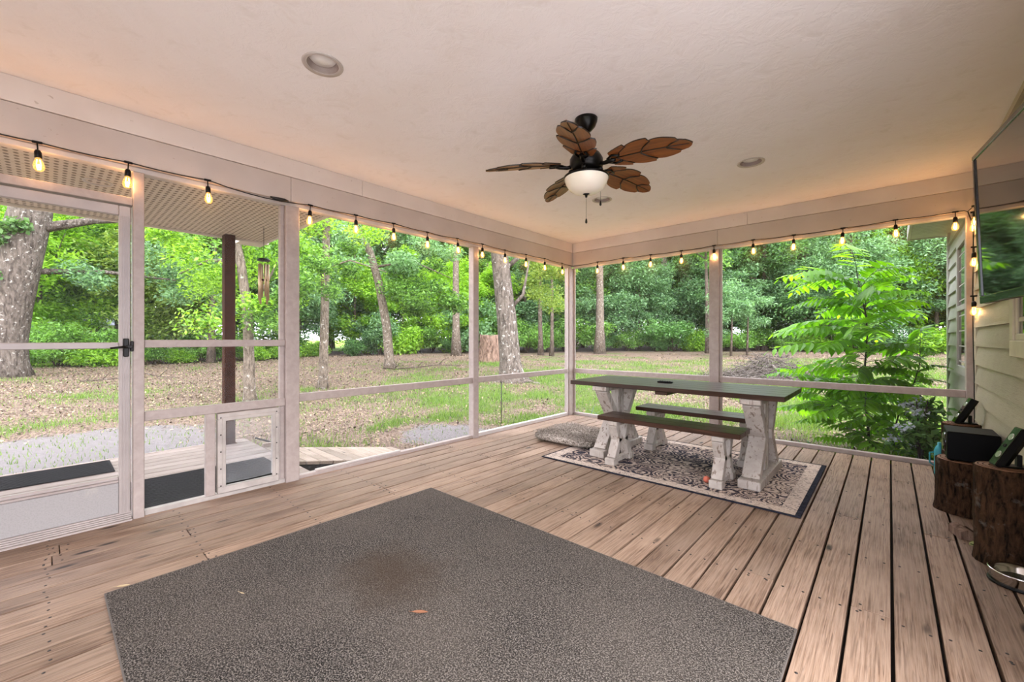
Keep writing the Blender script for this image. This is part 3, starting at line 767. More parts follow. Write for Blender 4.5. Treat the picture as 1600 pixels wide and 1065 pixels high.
# local: -Y along the set away from its far edge, X out of the back, Z up
tv.rotation_euler = (0, R(-2.2), R(7.3))
MB().box((0, -Ltv, 0), (.028, 0, Htv), .006).build('body', 'black_plastic', tv)
for lo, hi in (((-.010, -Ltv, 0), (.0, 0, .042)), ((-.010, -Ltv, Htv - .024), (0, 0, Htv)), ((-.010, -.024, .042), (0, 0, Htv - .024)), ((-.010, -Ltv, .042), (0, -Ltv + .024, Htv - .024))):
    MB().box(lo, hi, .003).build('bezel', 'gloss_bezel', tv)
MB().box((-.003, -Ltv + .02, .036), (-.0005, -.02, Htv - .020)).build('display', 'screen_glass', tv)
MB().box((.028, -Ltv + .25, .20), (.055, -.25, .66), .008).build('rear_housing', 'black_plastic', tv)
MB().box((.055, -.85, .35), (.085, -.60, .52), .004).build('mount_plate', 'bronze', tv)
ma = MB(); ma.tube([(.08, -.72, .44), (.125, -.80, .44)], .018, 8); ma.build('mount_arm', 'bronze', tv)

# ---- carpet & rug
cp = tag(empty('carpet', (-1.51, 1.14, 0)), 'large speckled dark grey carpet with a brown stain lying on the deck', 'carpet')
pm = MB().box((-2.768, .186, .002), (-.290, 2.092, .011), .003).build('pile', 'carpet', cp)
pm.location = (1.51, -1.14, 0)
for lo, hi in (((-2.774, .183), (-.286, .189)), ((-2.774, 2.089), (-.286, 2.096)), ((-2.774, .189), (-2.766, 2.089)), ((-.292, .189), (-.286, 2.089))):
    MB().box((lo[0] + 1.51, lo[1] - 1.14, .001), (hi[0] + 1.51, hi[1] - 1.14, .010), .001).build('cut_edge', 'carpet_edge', cp)
rg = tag(empty('area_rug', (-1.56, 4.205, 0)), 'faded dark floral area rug with navy edge under the table', 'rug')
MB().box((-1.095, -.77, .001), (1.095, .77, .007), .002).build('field', 'rug_pattern', rg)
for lo, hi in (((-1.095, -.765), (1.095, -.66)), ((-1.095, .66), (1.095, .765)), ((-1.095, -.66), (-.98, .66)), ((.98, -.66), (1.095, .66))):
    MB().box((lo[0], lo[1], .006), (hi[0], hi[1], .0076), 0).build('border_band', 'rug_band', rg)
for lo, hi in (((-1.112, -.785), (1.112, -.762)), ((-1.112, .762), (1.112, .785)), ((-1.112, -.762), (-1.093, .762)), ((1.075, -.762), (1.112, .762))):
    MB().box((lo[0], lo[1], .001), (hi[0], hi[1], .0086), .002).build('binding', 'rug_edge', rg)

# ---- table and benches
RZ = .0085
def plank_top(root, x0, x1, y0, y1, z0, z1, n):
    for i in range(n):
        a = y0 + (y1 - y0) * i / n; b = y0 + (y1 - y0) * (i + 1) / n
        MB().box((x0, a + .0006, z0), (x1, b - .0006, z1), .003).build('top_board', 'walnut', root)
def bar(b, p, q, w, t, axis=(1, 0, 0), bev=.004):
    """rectangular bar from p to q, width w in plane, thickness t along axis"""
    p, q, ax = Vector(p), Vector(q), Vector(axis)
    d = q - p; L = d.length; d.normalize(); s = d.cross(ax).normalized()
    M = Matrix((ax, s, d)).transposed().to_4x4(); M.translation = p
    b.box((-t / 2, -w / 2, 0), (t / 2, w / 2, L), bev, M)
    return b
tb = tag(empty('dining_table', (-1.585, 4.215, RZ)), 'farmhouse dining table with dark walnut top and distressed white trestle legs', 'table')
TH = .77 - RZ
plank_top(tb, -.995, .985, -.405, .425, TH - .042, TH, 5)
MB().box((-.06, -.38, TH - .075), (.06, .38, TH - .043), .004).build('batten', 'walnut', tb)
def trestle(root, x, y0, y1, ztop, w, foot_h, post=True):
    """hourglass trestle end standing across the table"""
    hw = w / 2
    MB().box((x - hw * 1.15, y0, 0), (x + hw * 1.15, y1, foot_h), .006).build('foot', 'distressed', root)
    MB().box((x - hw * 1.1, y0 + .05, ztop - .045), (x + hw * 1.1, y1 - .05, ztop), .006).build('top_bar', 'distressed', root)
    ym = (y0 + y1) / 2; zm = foot_h + (ztop - .045 - foot_h) * .50
    if post:
        MB().box((x - hw * .62, ym - .060, foot_h), (x + hw * .62, ym - .012, ztop - .045), .004).build('post', 'distressed', root)
        MB().box((x - hw * .62, ym + .012, foot_h), (x + hw * .62, ym + .060, ztop - .045), .004).build('post', 'distressed', root)
    wbr = .068
    for s, ye in ((-1, y0), (1, y1)):
        yi = ym + s * .105
        bar(MB(), (x, ye - s * .085, foot_h - .01), (x, yi, zm + .02), wbr, w * .92).build('brace', 'distressed', root)
        bar(MB(), (x, yi, zm - .02), (x, ye - s * .11, ztop - .04), wbr, w * .92).build('brace', 'distressed', root)
        MB().box((x - hw * .95, min(yi - s * .040, yi + s * .04), zm - .045), (x + hw * .95, max(yi - s * .040, yi + s * .04), zm + .045), .006).build('brace_block', 'distressed', root)
trestle(tb, .745, -.45, .45, TH - .043, .145, .072); trestle(tb, -.645, -.45, .45, TH - .043, .145, .072)
def bench(label, x0, x1, yc, xl, xr, ztop):
    o = tag(empty('bench', ((x0 + x1) / 2, yc, RZ)), label, 'bench', 'benches at the table')
    xm = (x0 + x1) / 2; z = ztop - RZ
    plank_top(o, x0 - xm, x1 - xm, -.160, .160, z - .042, z, 2)
    for x in (xl - xm, xr - xm):
        w = .088; hw = w / 2; zt = z - .043
        for s in (-1, 1): MB().box((x - hw * 1.15, s * .165 - .045, 0), (x + hw * 1.15, s * .165 + .045, .065), .005).build('foot', 'distressed', o)
        MB().box((x - hw * .6, -.125, .012), (x + hw * .6, .125, .055), .004).build('foot_bar', 'distressed', o)
        MB().box((x - hw * 1.1, -.155, zt - .04), (x + hw * 1.1, .155, zt), .005).build('top_bar', 'distressed', o)
        zm = .065 + (zt - .105) * .52
        for s in (-1, 1):
            bar(MB(), (x, s * .150, .055), (x, s * .052, zm + .015), .066, w).build('brace', 'distressed', o)
            bar(MB(), (x, s * .052, zm - .015), (x, s * .125, zt - .035), .066, w).build('brace', 'distressed', o)
    return o
bench('walnut topped farmhouse bench on the near side of the table', -2.155, -.875, 3.815, -1.995, -1.045, .463)
bench('walnut topped farmhouse bench on the far side of the table by the screen', -2.12, -.83, 4.585, -1.95, -1.02, .463)
rmt = tag(empty('remote_control', (-1.70, 4.22, .7715), R(4)), 'slim black remote control lying on the table', 'remote')
MB().box((-.075, -.021, 0), (.075, .021, .016), .005).build('body', 'black_plastic', rmt)
for i in range(5):
    for j in (-1, 0, 1): MB().lathe([(0, .0185), (.004, .0185), (.0045, .0155)], (-.05 + i * .024, j * .011, 0), 8).build('button', 'doormat', rmt)
bl_ = tag(empty('dog_ball', (-1.145, 3.722, RZ + .028)), 'small coral rubber ball beside the near bench foot', 'ball')
MB().lathe([(.028 * math.sin(math.pi * i / 12), -.028 * math.cos(math.pi * i / 12)) for i in range(13)], n=20).build('ball_body', 'rubber_coral', bl_)
MB().lathe([(.0278, -.002), (.0286, 0), (.0278, .002)], n=20, M=Matrix.Rotation(R(50), 4, 'X')).build('seam', 'dry_leaf', bl_)

# ---- dog bed
db = tag(empty('dog_bed', (-2.80, 4.27, .002)), 'shaggy grey-brown cushion dog bed lying beside the table', 'dog bed')
cu = MB(); nu, nv = 56, 14; rows = []
rr = random.Random(3)
def bedpt(u, v):
    th = 2 * math.pi * u; ph = math.pi * (v - .5)
    ex = .35
    cx = math.copysign(abs(math.cos(th)) ** ex, math.cos(th)); cy = math.copysign(abs(math.sin(th)) ** ex, math.sin(th))
    cp_ = math.cos(ph) ** .45 if math.cos(ph) > 0 else 0; sp_ = math.copysign(abs(math.sin(ph)) ** .8, math.sin(ph))
    x, y, z = .41 * cx * cp_, .37 * cy * cp_, .058 + .056 * sp_
    z += .012 * noise.noise((x * 5, y * 5, 1)) * (v > .5)
    return Vector((x, y, max(z, .004)))
for i in range(nv + 1):
    rows.append([cu.bm.verts.new(bedpt(j / nu, i / nv)) for j in range(nu)])
for a, b in zip(rows, rows[1:]):
    for j in range(nu):
        f = cu.bm.faces.new((a[j], a[(j + 1) % nu], b[(j + 1) % nu], b[j])); f.smooth = True
bmesh.ops.remove_doubles(cu.bm, verts=cu.bm.verts[:], dist=.0005)
cu.build('cushion', 'shag', db)
fv, ff = [], []
for q in range(15000):
    v = .30 + .68 * rr.random() ** .9
    p = bedpt(rr.random(), min(v, .985)) if rr.random() < .5 else None
    if p is None:
        x, y = rr.uniform(-.39, .39), rr.uniform(-.35, .35)
        p = Vector((x, y, .112 + .012 * noise.noise((x * 5, y * 5, 1))))
    nrm = Vector((p.x * .7, p.y * .7, p.z - .045 + .06)).normalized()
    d = (nrm + Vector((rr.uniform(-1, 1), rr.uniform(-1, 1), rr.uniform(-.5, .3))) * .8).normalized() * rr.uniform(.012, .024)
    s = d.cross(Vector((rr.uniform(-1, 1), rr.uniform(-1, 1), 1))).normalized() * .0022
    k = len(fv); fv += [p - s, p + s, p + d]; ff.append((k, k + 1, k + 2))
for i, p in enumerate(fv):
    if p.z < .002: fv[i] = Vector((p.x, p.y, .002))
me = bpy.data.meshes.new('shag_pile'); me.from_pydata([tuple(p) for p in fv], [], ff); me.materials.append(MATS['shag'])
so = bpy.data.objects.new('shag_pile', me); COL.objects.link(so); so.parent = db; so['kind'] = 'stuff'

# ---- stumps by the house wall
def stump(loc, r, h, seed, label, lean=0):
    o = tag(empty('stump_stool', loc), label, 'stump', 'cut log stumps')
    rs = random.Random(seed); b = MB(); n = 44; rows = []
    lv = [0, .03, .12, .3, .5, .7, .88, .985, 1]
    for t in lv:
        row = []
        for k in range(n):
            a = 2 * math.pi * k / n
            rr_ = r * (1 + .05 * noise.noise((math.cos(a) * 1.5 + seed, math.sin(a) * 1.5, t * .8)) + .055 * noise.noise((math.cos(a) * 9 + seed, math.sin(a) * 9, t * 2.5)) + (.06 * (1 - t / .12) if t < .12 else 0) - (.03 if t == 1 else 0))
            row.append(b.bm.verts.new((rr_ * math.cos(a), rr_ * math.sin(a), t * h)))
        rows.append(row)
    for p, q in zip(rows, rows[1:]):
        for k in range(n): b.bm.faces.new((p[k], p[(k + 1) % n], q[(k + 1) % n], q[k])).smooth = True
    b.build('bark', 'bark_stump', o)
    MB().lathe([(0, h + .002), (r * .30, h + .0025), (r * .62, h + .002), (r * .93, h + .001), (r * .955, h - .012)], n=40).build('cut_face', 'stump_top', o)
    ring = MB()
    for q in (.25, .45, .65, .82): ring.lathe([(r * q, h + .0022), (r * q + .002, h + .0036), (r * q + .005, h + .0022)], n=36)
    ring.build('growth_ring', 'bark_stump', o)
    return o
stump((.462, 3.49, 0), .114, .522, 1, 'tall dark bark stump nearest the steel bowl, holding a small speaker')
stump((.405, 4.35, 0), .158, .365, 5, 'short wide bark stump under the black subwoofer')
stump((.448, 5.16, 0), .118, .505, 9, 'bark stump in the corner by the screen, holding a small speaker')
sw = tag(empty('subwoofer', (.425, 4.375, .3675)), 'black box subwoofer with a round port standing on the short stump', 'speaker')
MB().box((-.125, -.15, .008), (.125, .15, .205), .006).build('cabinet', 'black_satin', sw)
MB().lathe([(.070, .0), (.064, .012), (.05, .004), (.046, -.01), (0, -.012)], (0, 0, 0), 28, Matrix.Translation((-.126, -.0, .107)) @ Matrix.Rotation(R(-90), 4, 'Y')).build('port', 'gloss_bezel', sw)
for x in (-.1, .1):
    for y in (-.12, .12): MB().lathe([(0, 0), (.012, 0), (.012, .009), (0, .009)], (x, y, 0), 10).build('foot', 'black_plastic', sw)
def sat(loc, rz, label):
    o = tag(empty('satellite_speaker', loc, rz), label, 'speaker', 'satellite speakers')
    Mx = Matrix.Translation((-.045, 0, .004)) @ Matrix.Rotation(R(26), 4, 'Y')
    prof = [(0, -.036), (.030, -.036), (.052, -.016), (.052, .016), (.030, .036), (0, .036)]
    b = MB(); b.prism([Mx @ Vector((x, y, 0)) for x, y in prof], Mx.to_3x3() @ Vector((0, 0, .235))); b.build('body', 'black_plastic', o)
    MB().box((-.004, -.033, .005), (.0, .033, .23), .001, Mx).build('grille', 'gloss_bezel', o)
    for zz, r in ((.065, .020), (.120, .011), (.175, .020)):
        MB().lathe([(r, .0), (r * .92, .003), (r * .72, .001), (r * .3, .003), (0, .002)], (0, 0, 0), 20, Mx @ Matrix.Translation((-.004, 0, zz)) @ Matrix.Rotation(R(-90), 4, 'Y')).build('driver', 'silver' if r > .012 else 'black_plastic', o)
    b = MB(); b.box((-.035, -.04, 0), (.095, .04, .009), .004); b.box((.045, -.015, .006), (.065, .015, .07), .003); b.build('stand', 'black_plastic', o)
sat((.462, 3.49, .5262), R(12), 'slim black tilted speaker on the tall stump nearest the steel bowl')
sat((.445, 5.16, .5092), R(8), 'slim black tilted speaker with two silver drivers on the corner stump')
bw = tag(empty('dog_bowl', (.478, 3.225, .001)), 'stainless steel dog bowl on the deck in front of the tall stump', 'bowl')
MB().lathe([(0, .004), (.055, .004), (.062, .012), (.080, .05), (.088, .062), (.103, .066), (.108, .064), (.106, .058), (.098, .045), (.105, .004), (.10, 0), (0, 0)], n=40).build('shell', 'steel', bw)
MB().lathe([(.104, .0), (.108, .002), (.108, .010), (.102, .012)], n=40).build('rubber_ring', 'black_plastic', bw)
MB().lathe([(0, .030), (.069, .030)], n=32).build('water', 'window_glass', bw)
wb = tag(empty('wood_block', (.335, 3.79, 0), R(20)), 'small split log chunk on the deck between the stumps', 'wood')
MB().prism([(-.035, -.06, 0), (.035, -.06, 0), (.038, -.06, .04), (.0, -.06, .062), (-.036, -.06, .045)], (0, .13, 0)).build('split_face', 'dead_wood', wb)
MB().prism([(.036, -.061, 0), (.048, -.061, .005), (.050, -.061, .042), (.037, -.061, .041)], (0, .132, 0)).build('bark_strip', 'bark_stump', wb)
gt = tag(empty('toy_wedge', (.40, 3.665, 0), R(-20)), 'olive plastic wedge lying at the foot of the tall stump', 'toy')
MB().prism([(-.045, -.02, 0), (.04, -.02, 0), (.04, -.02, .034), (-.045, -.02, .012)], (0, .045, 0)).build('wedge_body', 'olive_plastic', gt)
MB().box((-.04, -.022, .005), (.03, -.019, .010)).build('rim', 'black_plastic', gt)
ts = tag(empty('watering_can', (.335, 5.36, 0)), 'teal plastic jug mostly hidden behind the subwoofer', 'jug')
MB().lathe([(0, 0), (.034, 0), (.038, .01), (.038, .22), (.026, .255), (.016, .265), (.016, .29), (0, .29)], n=20).build('jug_body', 'teal_plastic', ts)
MB().tube([(-.036, 0, .20), (-.065, 0, .19), (-.065, 0, .10), (-.037, 0, .08)], .006, 8).build('handle', 'teal_plastic', ts)

# ---- fallen leaves on carpet and deck
def flat_leaf(name, loc, L, W, rz, mat, label, curl=.12):
    o = tag(empty(name, loc, rz), label, 'leaf', 'fallen bits on the carpet')
    b = MB(); n = 8; t_, l_, m_ = [], [], []
    for i in range(n + 1):
        s = i / n; x = (s - .5) * L; w = W * math.sin(math.pi * min(.99, max(.01, s)) ) ** .8; z = .002 + curl * L * (2 * s - 1) ** 2 * .5
        m_.append(b.bm.verts.new((x, 0, z))); t_.append(b.bm.verts.new((x, w / 2, z + .25 * w))); l_.append(b.bm.verts.new((x, -w / 2, z + .25 * w)))
    for i in range(n):
        b.bm.faces.new((m_[i], m_[i + 1], t_[i + 1], t_[i])); b.bm.faces.new((m_[i + 1], m_[i], l_[i], l_[i + 1]))
    lf = b.build('leaf_blade', mat, o)
    MB().tube([(-.5 * L - .012, 0, .004 + curl * L * .5), (0, 0, .0025), (.45 * L, 0, .002 + curl * L * .4)], .0009, 5).build('midrib', mat, o)
flat_leaf('dry_leaf', (-1.537, 1.10, .012), .075, .022, R(40), 'dry_leaf', 'russet dry leaf near the stain on the carpet')
flat_leaf('dry_leaf', (-2.792, .25, .004), .060, .022, R(60), 'pale_twig', 'pale curled leaf at the corner of the carpet')
flat_leaf('dry_leaf', (-2.282, .62, .012), .035, .008, R(20), 'pale_twig', 'tiny tan leaf fragment on the carpet toward the door')
flat_leaf('dry_leaf', (-.72, .77, .012), .030, .016, R(80), 'dry_leaf', 'small orange leaf scrap near the front corner of the carpet')
flat_leaf('dry_leaf', (-1.05, .68, .012), .055, .006, R(10), 'pale_twig', 'thin straw sliver lying on the front of the carpet')

# ================================================================ YARD
def gz(x, y):
    d = math.hypot(x, y)
    return -.35 + .020 * max(0.0, d - 10) + (.05 * noise.noise((x * .25, y * .25, 3)) if d > 7 else 0)
def at(px, depth):
    """ground point at a given lateral tangent (in 1600-wide frame units) and depth from the viewer"""
    r = (px - 800) / 655.0 * depth
    x, y = CA * r - SA * depth, SA * r + CA * depth
    return Vector((x, y, gz(x, y)))
def sandw(x, y):
    return max(0.0, 1 - ((x + 8.6) / 2.3) ** 2 - ((y - .2) / 2.6) ** 2) + max(0.0, .8 - ((x + 5.3) / 1.6) ** 2 - ((y - 4.4) / 1.3) ** 2)
def grassw(x, y):
    n = noise.noise((x * .42, y * .42, 9)) * .5 + noise.noise((x * 1.3, y * 1.3, 4)) * .42 - .04
    ang = math.atan2(CA * x + SA * y, -SA * x + CA * y)       # bearing from the view axis
    base = .30 + .30 * min(1, max(0, (ang + .45) / .45))
    d = math.hypot(x, y)
    if d > 12: base -= .012 * (d - 12)
    if d > 14 and ang < -.3: base -= .1
    return min(1.0, max(0.0, base + n - .8 * sandw(x, y)))
def sunlit_lawnw(x, y):  # mask for the far lawn coloured as if sunlit
    ang = math.atan2(CA * x + SA * y, -SA * x + CA * y); d = math.hypot(x, y)
    edge = 26 + max(0, (ang + .9)) * 22
    return 1.0 if d > edge and ang < .05 else 0.0
rings = [1.2 * (75 / 1.2) ** (i / 120) for i in range(121)]
NS = 260
gv, gf, gc = [(0, 0, -.36)], [], [(0, 0, 0)]
for r in rings:
    for k in range(NS):
        a = 2 * math.pi * k / NS; x, y = r * math.cos(a), r * math.sin(a)
        gv.append((x, y, gz(x, y) + (.015 * noise.noise((x * 1.8, y * 1.8, 2)) if r > 4 else -.01))); gc.append((grassw(x, y), sandw(x, y), sunlit_lawnw(x, y)))
for k in range(NS): gf.append((0, 1 + k, 1 + (k + 1) % NS))
for i in range(len(rings) - 1):
    for k in range(NS):
        a = 1 + i * NS + k; b = 1 + i * NS + (k + 1) % NS
        gf.append((a, a + NS, b + NS, b))
me = bpy.data.meshes.new('ground'); me.from_pydata(gv, [], gf); me.materials.append(MATS['yard_ground'])
at_ = me.attributes.new('cover', 'FLOAT_VECTOR', 'POINT'); at_.data.foreach_set('vector', np.array(gc, dtype=np.float32).ravel())
for p in me.polygons: p.use_smooth = True
go = bpy.data.objects.new('ground', me); COL.objects.link(go); tag(go, 'yard ground of leaf-littered dirt, sand and thin grass', kind='structure')

def tri_mesh(name, V, Fc, mat):
    """V (n,3) float array, Fc (m,3) int array"""
    me = bpy.data.meshes.new(name)
    me.vertices.add(len(V)); me.vertices.foreach_set('co', V.astype(np.float32).ravel())
    m = len(Fc); me.loops.add(m * 3); me.polygons.add(m)
    me.loops.foreach_set('vertex_index', Fc.astype(np.int32).ravel())
    me.polygons.foreach_set('loop_start', np.arange(0, m * 3, 3, dtype=np.int32)); me.polygons.foreach_set('loop_total', np.full(m, 3, dtype=np.int32))
    me.materials.append(MATS[mat]); me.update(calc_edges=True); me.validate()
    return me
def leaves(name, P, L, rng, mat, wid=.42, updir=.6, droop=.25):
    """diamond leaves folded along the midrib"""
    n = len(P)
    d = rng.normal(size=(n, 3)); d[:, 2] = d[:, 2] * .55 - droop; d /= np.linalg.norm(d, axis=1)[:, None]
    u = rng.normal(size=(n, 3)) * (1 - updir); u[:, 2] += updir
    s = np.cross(d, u); s /= np.linalg.norm(s, axis=1)[:, None] + 1e-9
    nn = np.cross(s, d)
    L = L[:, None]
    V = np.empty((n, 4, 3)); V[:, 0] = P; V[:, 1] = P + d * L * .48 + s * L * wid * .5 + nn * L * .07; V[:, 2] = P + d * L - nn * L * .06; V[:, 3] = P + d * L * .48 - s * L * wid * .5 + nn * L * .07
    i = np.arange(n)[:, None] * 4
    F = np.concatenate([i + [0, 1, 2], i + [0, 2, 3]], 1).reshape(-1, 3)
    return tri_mesh(name, V.reshape(-1, 3), F, mat)
def clump_points(rng, centers, radii, n):
    k = rng.integers(0, len(centers), n)
    p = rng.normal(size=(n, 3)); p /= np.linalg.norm(p, axis=1)[:, None]
    p *= (rng.random(n) ** .45)[:, None]
    p[:, 2] *= .62
    return centers[k] + p * radii[k][:, None]
def crown_mesh(seed, mat, h0, h1, rad, nclump, n, leaf, clr=.34):
    rng = np.random.default_rng(seed)
    c = rng.normal(size=(nclump, 3)); c /= np.linalg.norm(c, axis=1)[:, None]; c *= (.45 + .55 * rng.random(nclump))[:, None]
    zc, hz = (h0 + h1) / 2, (h1 - h0) / 2
    c[:, 0] *= rad; c[:, 1] *= rad; c[:, 2] = zc + c[:, 2] * hz
    r = rad * clr * (.6 + .8 * rng.random(nclump))
    P = clump_points(rng, c, r, n)
    return leaves('crown', P, leaf * (.6 + .8 * rng.random(n)), rng, mat)
def trunk_mb(h, r, seed, lean=(0, 0), branches=5, b0=.35):
    rs = random.Random(seed); b = MB(); pts = []; rad = []
    for i in range(9):
        t = i / 8
        pts.append((lean[0] * t * h + .10 * r * 4 * math.sin(t * 5 + seed) * t, lean[1] * t * h + .10 * r * 4 * math.cos(t * 4 + seed) * t, t * h - .08))
        rad.append(r * ((1.45 if i == 0 else 1.0) - .68 * t))
    b.tube(pts, rad, 10)
    for q in range(branches):
        t = b0 + (1 - b0) * (q + .5) / branches * .95; i = min(7, int(t * 8)); p = Vector(pts[i]).lerp(Vector(pts[i + 1]), t * 8 - i)
        a = rs.uniform(0, 6.28); L = h * rs.uniform(.18, .34); e = p + Vector((math.cos(a) * L, math.sin(a) * L, L * rs.uniform(.35, .9)))
        m = p.lerp(e, .5) + Vector((0, 0, -L * .06)); r0 = r * (1 - .68 * t) * .55
        b.tube([p, m, e], [r0, r0 * .65, r0 * .2], 6)
    return b

# ---- woodland behind the yard: a few tree kinds, copied
def proto(name, seed, mat, h, rad, n, leaf, bark, h0, tr, ncl=26, clr=.34):
    o = empty(name); tr_ = trunk_mb(h * .92, tr, seed).build('trunk', bark, o)
    cr = bpy.data.objects.new('crown', crown_mesh(seed, mat, h0, h, rad, ncl, n, leaf, clr)); COL.objects.link(cr); cr.parent = o
    return o
PROT = [proto('woodland_tree', 21, 'leaf_mid', 13, 3.5, 27000, .25, 'bark_far', .4, .17, 90, .30),
        proto('woodland_tree', 22, 'leaf_deep', 15, 3.7, 29000, .25, 'bark_far', .5, .20, 94, .30),
        proto('woodland_tree', 23, 'leaf_bluish', 11, 3.3, 25000, .235, 'bark_pale', .6, .14, 76, .30),
        proto('woodland_tree', 24, 'leaf_yellow', 12, 3.4, 25000, .235, 'bark_pale', .6, .16, 84, .30),
        proto('woodland_tree', 25, 'leaf_bright', 10, 3.2, 25000, .23, 'bark_far', .5, .13, 84, .30)]
KIND = ['mid green', 'dark green', 'bluish green', 'yellow green', 'bright green']
rw = random.Random(5)
def lineD(px):
    for (a, da), (b, dbb) in zip(LN, LN[1:]):
        if a <= px <= b: return da + (dbb - da) * (px - a) / (b - a)
    return LN[0][1] if px < LN[0][0] else LN[-1][1]
LN = [(-700, 11), (0, 17.5), (200, 19.5), (440, 24), (700, 31), (900, 34), (1100, 34), (1300, 31), (1500, 28), (1900, 22), (2600, 16)]
used = [False] * 5; WOODS = []; SHRUBS = []
def put(i, px, depth, sc, row):
    p = at(px, depth)
    if not used[i]: o = PROT[i]; used[i] = True
    else: o = copy_tree(PROT[i])
    o.location = (p.x, p.y, p.z - .02); o.rotation_euler = (0, 0, rw.uniform(0, 6.28)); o.scale = (sc * rw.uniform(.92, 1.1), sc * rw.uniform(.92, 1.1), sc * rw.uniform(.92, 1.1))
    tag(o, 'x', 'tree', 'woodland trees behind the yard'); WOODS.append((px, ('front', 'second', 'rear')[row] + ' row', KIND[i], o))
for row, (d0, step, sc) in enumerate(((2.5, 3.6, .95), (7.5, 4.0, 1.2), (13.5, 4.5, 1.5))):
    px = -420
    while px < 1900:
        D = lineD(px) + d0 + rw.uniform(-1.2, 1.6)
        left_open = row >= 1 and 40 < px < 430
        wts = ([3, 2, 1, 1, 3] if px < 750 else [3, 4, 4, .5, 1.5]) if row == 0 else [4, 5, 2, .3, .5]
        if not (left_open and rw.random() < (.85 if 170 < px < 340 else .5)): put(rw.choices(range(5), wts)[0], px, D, sc * rw.uniform(.82, 1.1), row)
        px += step / D * 655 * rw.uniform(.8, 1.05)
# ---- understorey bushes
def bush_proto(seed, mat, rad, h, n, leaf):
    o = empty('understorey_bush')
    rng = np.random.default_rng(seed); c = rng.normal(size=(16, 3)) * [rad * .45, rad * .45, h * .18]; c[:, 2] = h * (.18 + .62 * rng.random(16))
    P = clump_points(rng, c, rad * (.35 + .3 * rng.random(16)), n); P[:, 2] = np.maximum(P[:, 2], .03)
    cr = bpy.data.objects.new('foliage', leaves('foliage', P, leaf * (.6 + .8 * rng.random(n)), rng, mat)); COL.objects.link(cr); cr.parent = o
    b = MB(); rs = random.Random(seed)
    for q in range(6):
        a = rs.uniform(0, 6.28); b.tube([(0, 0, -.05), (math.cos(a) * rad * .25, math.sin(a) * rad * .25, h * .35), (math.cos(a) * rad * .55, math.sin(a) * rad * .55, h * .75)], [.035, .025, .01], 5)
    b.build('stem', 'bark_far', o)
    return o
BP = [bush_proto(31, 'leaf_deep', 1.7, 2.6, 5200, .20), bush_proto(32, 'leaf_mid', 1.6, 2.2, 4800, .20), bush_proto(33, 'leaf_bluish', 1.8, 3.2, 5600, .20), bush_proto(34, 'leaf_bright', 1.4, 1.5, 4200, .17)]
bused = [False] * 4
BK = ['dark green', 'mid green', 'bluish green', 'bright green']
def putb(i, px, depth, sc, label=None):
    p = at(px, depth)
    if not bused[i]: o = BP[i]; bused[i] = True
    else: o = copy_tree(BP[i])
    o.location = (p.x, p.y, p.z - .02); o.rotation_euler = (0, 0, rw.uniform(0, 6.28)); o.scale = (sc, sc, sc * rw.uniform(.85, 1.15))
    tag(o, label or 'x', 'bush', 'understorey bushes')
    if not label: SHRUBS.append((px, 'woodland edge', BK[i], o))
px = 445
while px < 1750:
    D = lineD(px) + rw.uniform(-.3, 1.6)
    if px < 740: D += 1.5
    putb(rw.choices(range(4), [4, 3, 2, 2] if px > 740 else [2, 3, 1, 4])[0], px, D, rw.uniform(.45, 1.45) * (1.05 if px > 740 else .9))
    px += 2.0 / D * 655 * rw.uniform(.8, 1.25)
px = -420
while px < 445:
    D = lineD(px) + rw.uniform(-.3, .8)
    putb(rw.choice((1, 3, 3, 3, 3)), px, D, rw.uniform(.50, .85)); px += 1.35 / D * 655 * rw.uniform(.8, 1.3)
putb(3, 150, 19.0, .95, 'bright green rounded bush in front of the neighbour roof'); putb(1, 95, 18.5, .8, 'leafy bush beside the big leaning oak')

ORD = 'first second third fourth fifth sixth seventh eighth ninth tenth eleventh twelfth thirteenth fourteenth'.split()
def bay(px):
    for lim, nm in ((0, 'past the screen door hinges'), (208, 'seen through the screen door'), (440, 'seen above the pet door'), (735, 'seen through the wide middle bay'), (893, 'seen through the large oak bay'), (1110, 'seen above the table end'), (1500, 'seen behind the fern-leaved sapling'), (9999, 'hidden behind the house wall')):
        if px <= lim: return nm
for lst, what in ((WOODS, 'tree'), (SHRUBS, 'bush')):
    cnt_ = {}
    for px_, row_, k_, o_ in sorted(lst, key=lambda q: q[0]):
        key = (bay(px_), row_, k_); cnt_[key] = cnt_.get(key, 0) + 1
        o_['label'] = '%s %s %s %s, %s from left' % (k_, what, ('in ' + row_) if what == 'tree' else 'at ' + row_, key[0].replace('seen ', ''), ORD[cnt_[key] - 1])

# ---- trees standing in the yard, each its own
def yard_tree(name, px, depth, pts, rad, bark, label, crowns, branches=(), parts=()):
    """pts: trunk path in local metres; crowns: list of (center, radius, leaves, leafsize, mat)"""
    p = at(px, depth); o = tag(empty(name, (p.x, p.y, p.z)), label, 'tree')
    b = MB(); b.tube(pts, rad, 14)
    for br, r0 in branches: b.tube(br, [r0 * (1 - .75 * i / (len(br) - 1)) for i in range(len(br))], 7)
    b.build('trunk', bark, o)
    for i, (cs, n, lf, mat) in enumerate(crowns):
        rng = np.random.default_rng(int(px) + i * 17)
        C = np.array([c[:3] for c in cs], float); Rr = np.array([c[3] for c in cs], float)
        me = leaves('crown', clump_points(rng, C, Rr, n), lf * (.6 + .8 * rng.random(n)), rng, mat)
        c = bpy.data.objects.new('crown', me); COL.objects.link(c); c.parent = o
    return o
RT = Vector((CA, SA, 0)); FW = Vector((-SA, CA, 0))            # across and away from the porch
def W(r, f, z): return tuple(RT * r + FW * f + Vector((0, 0, z)))
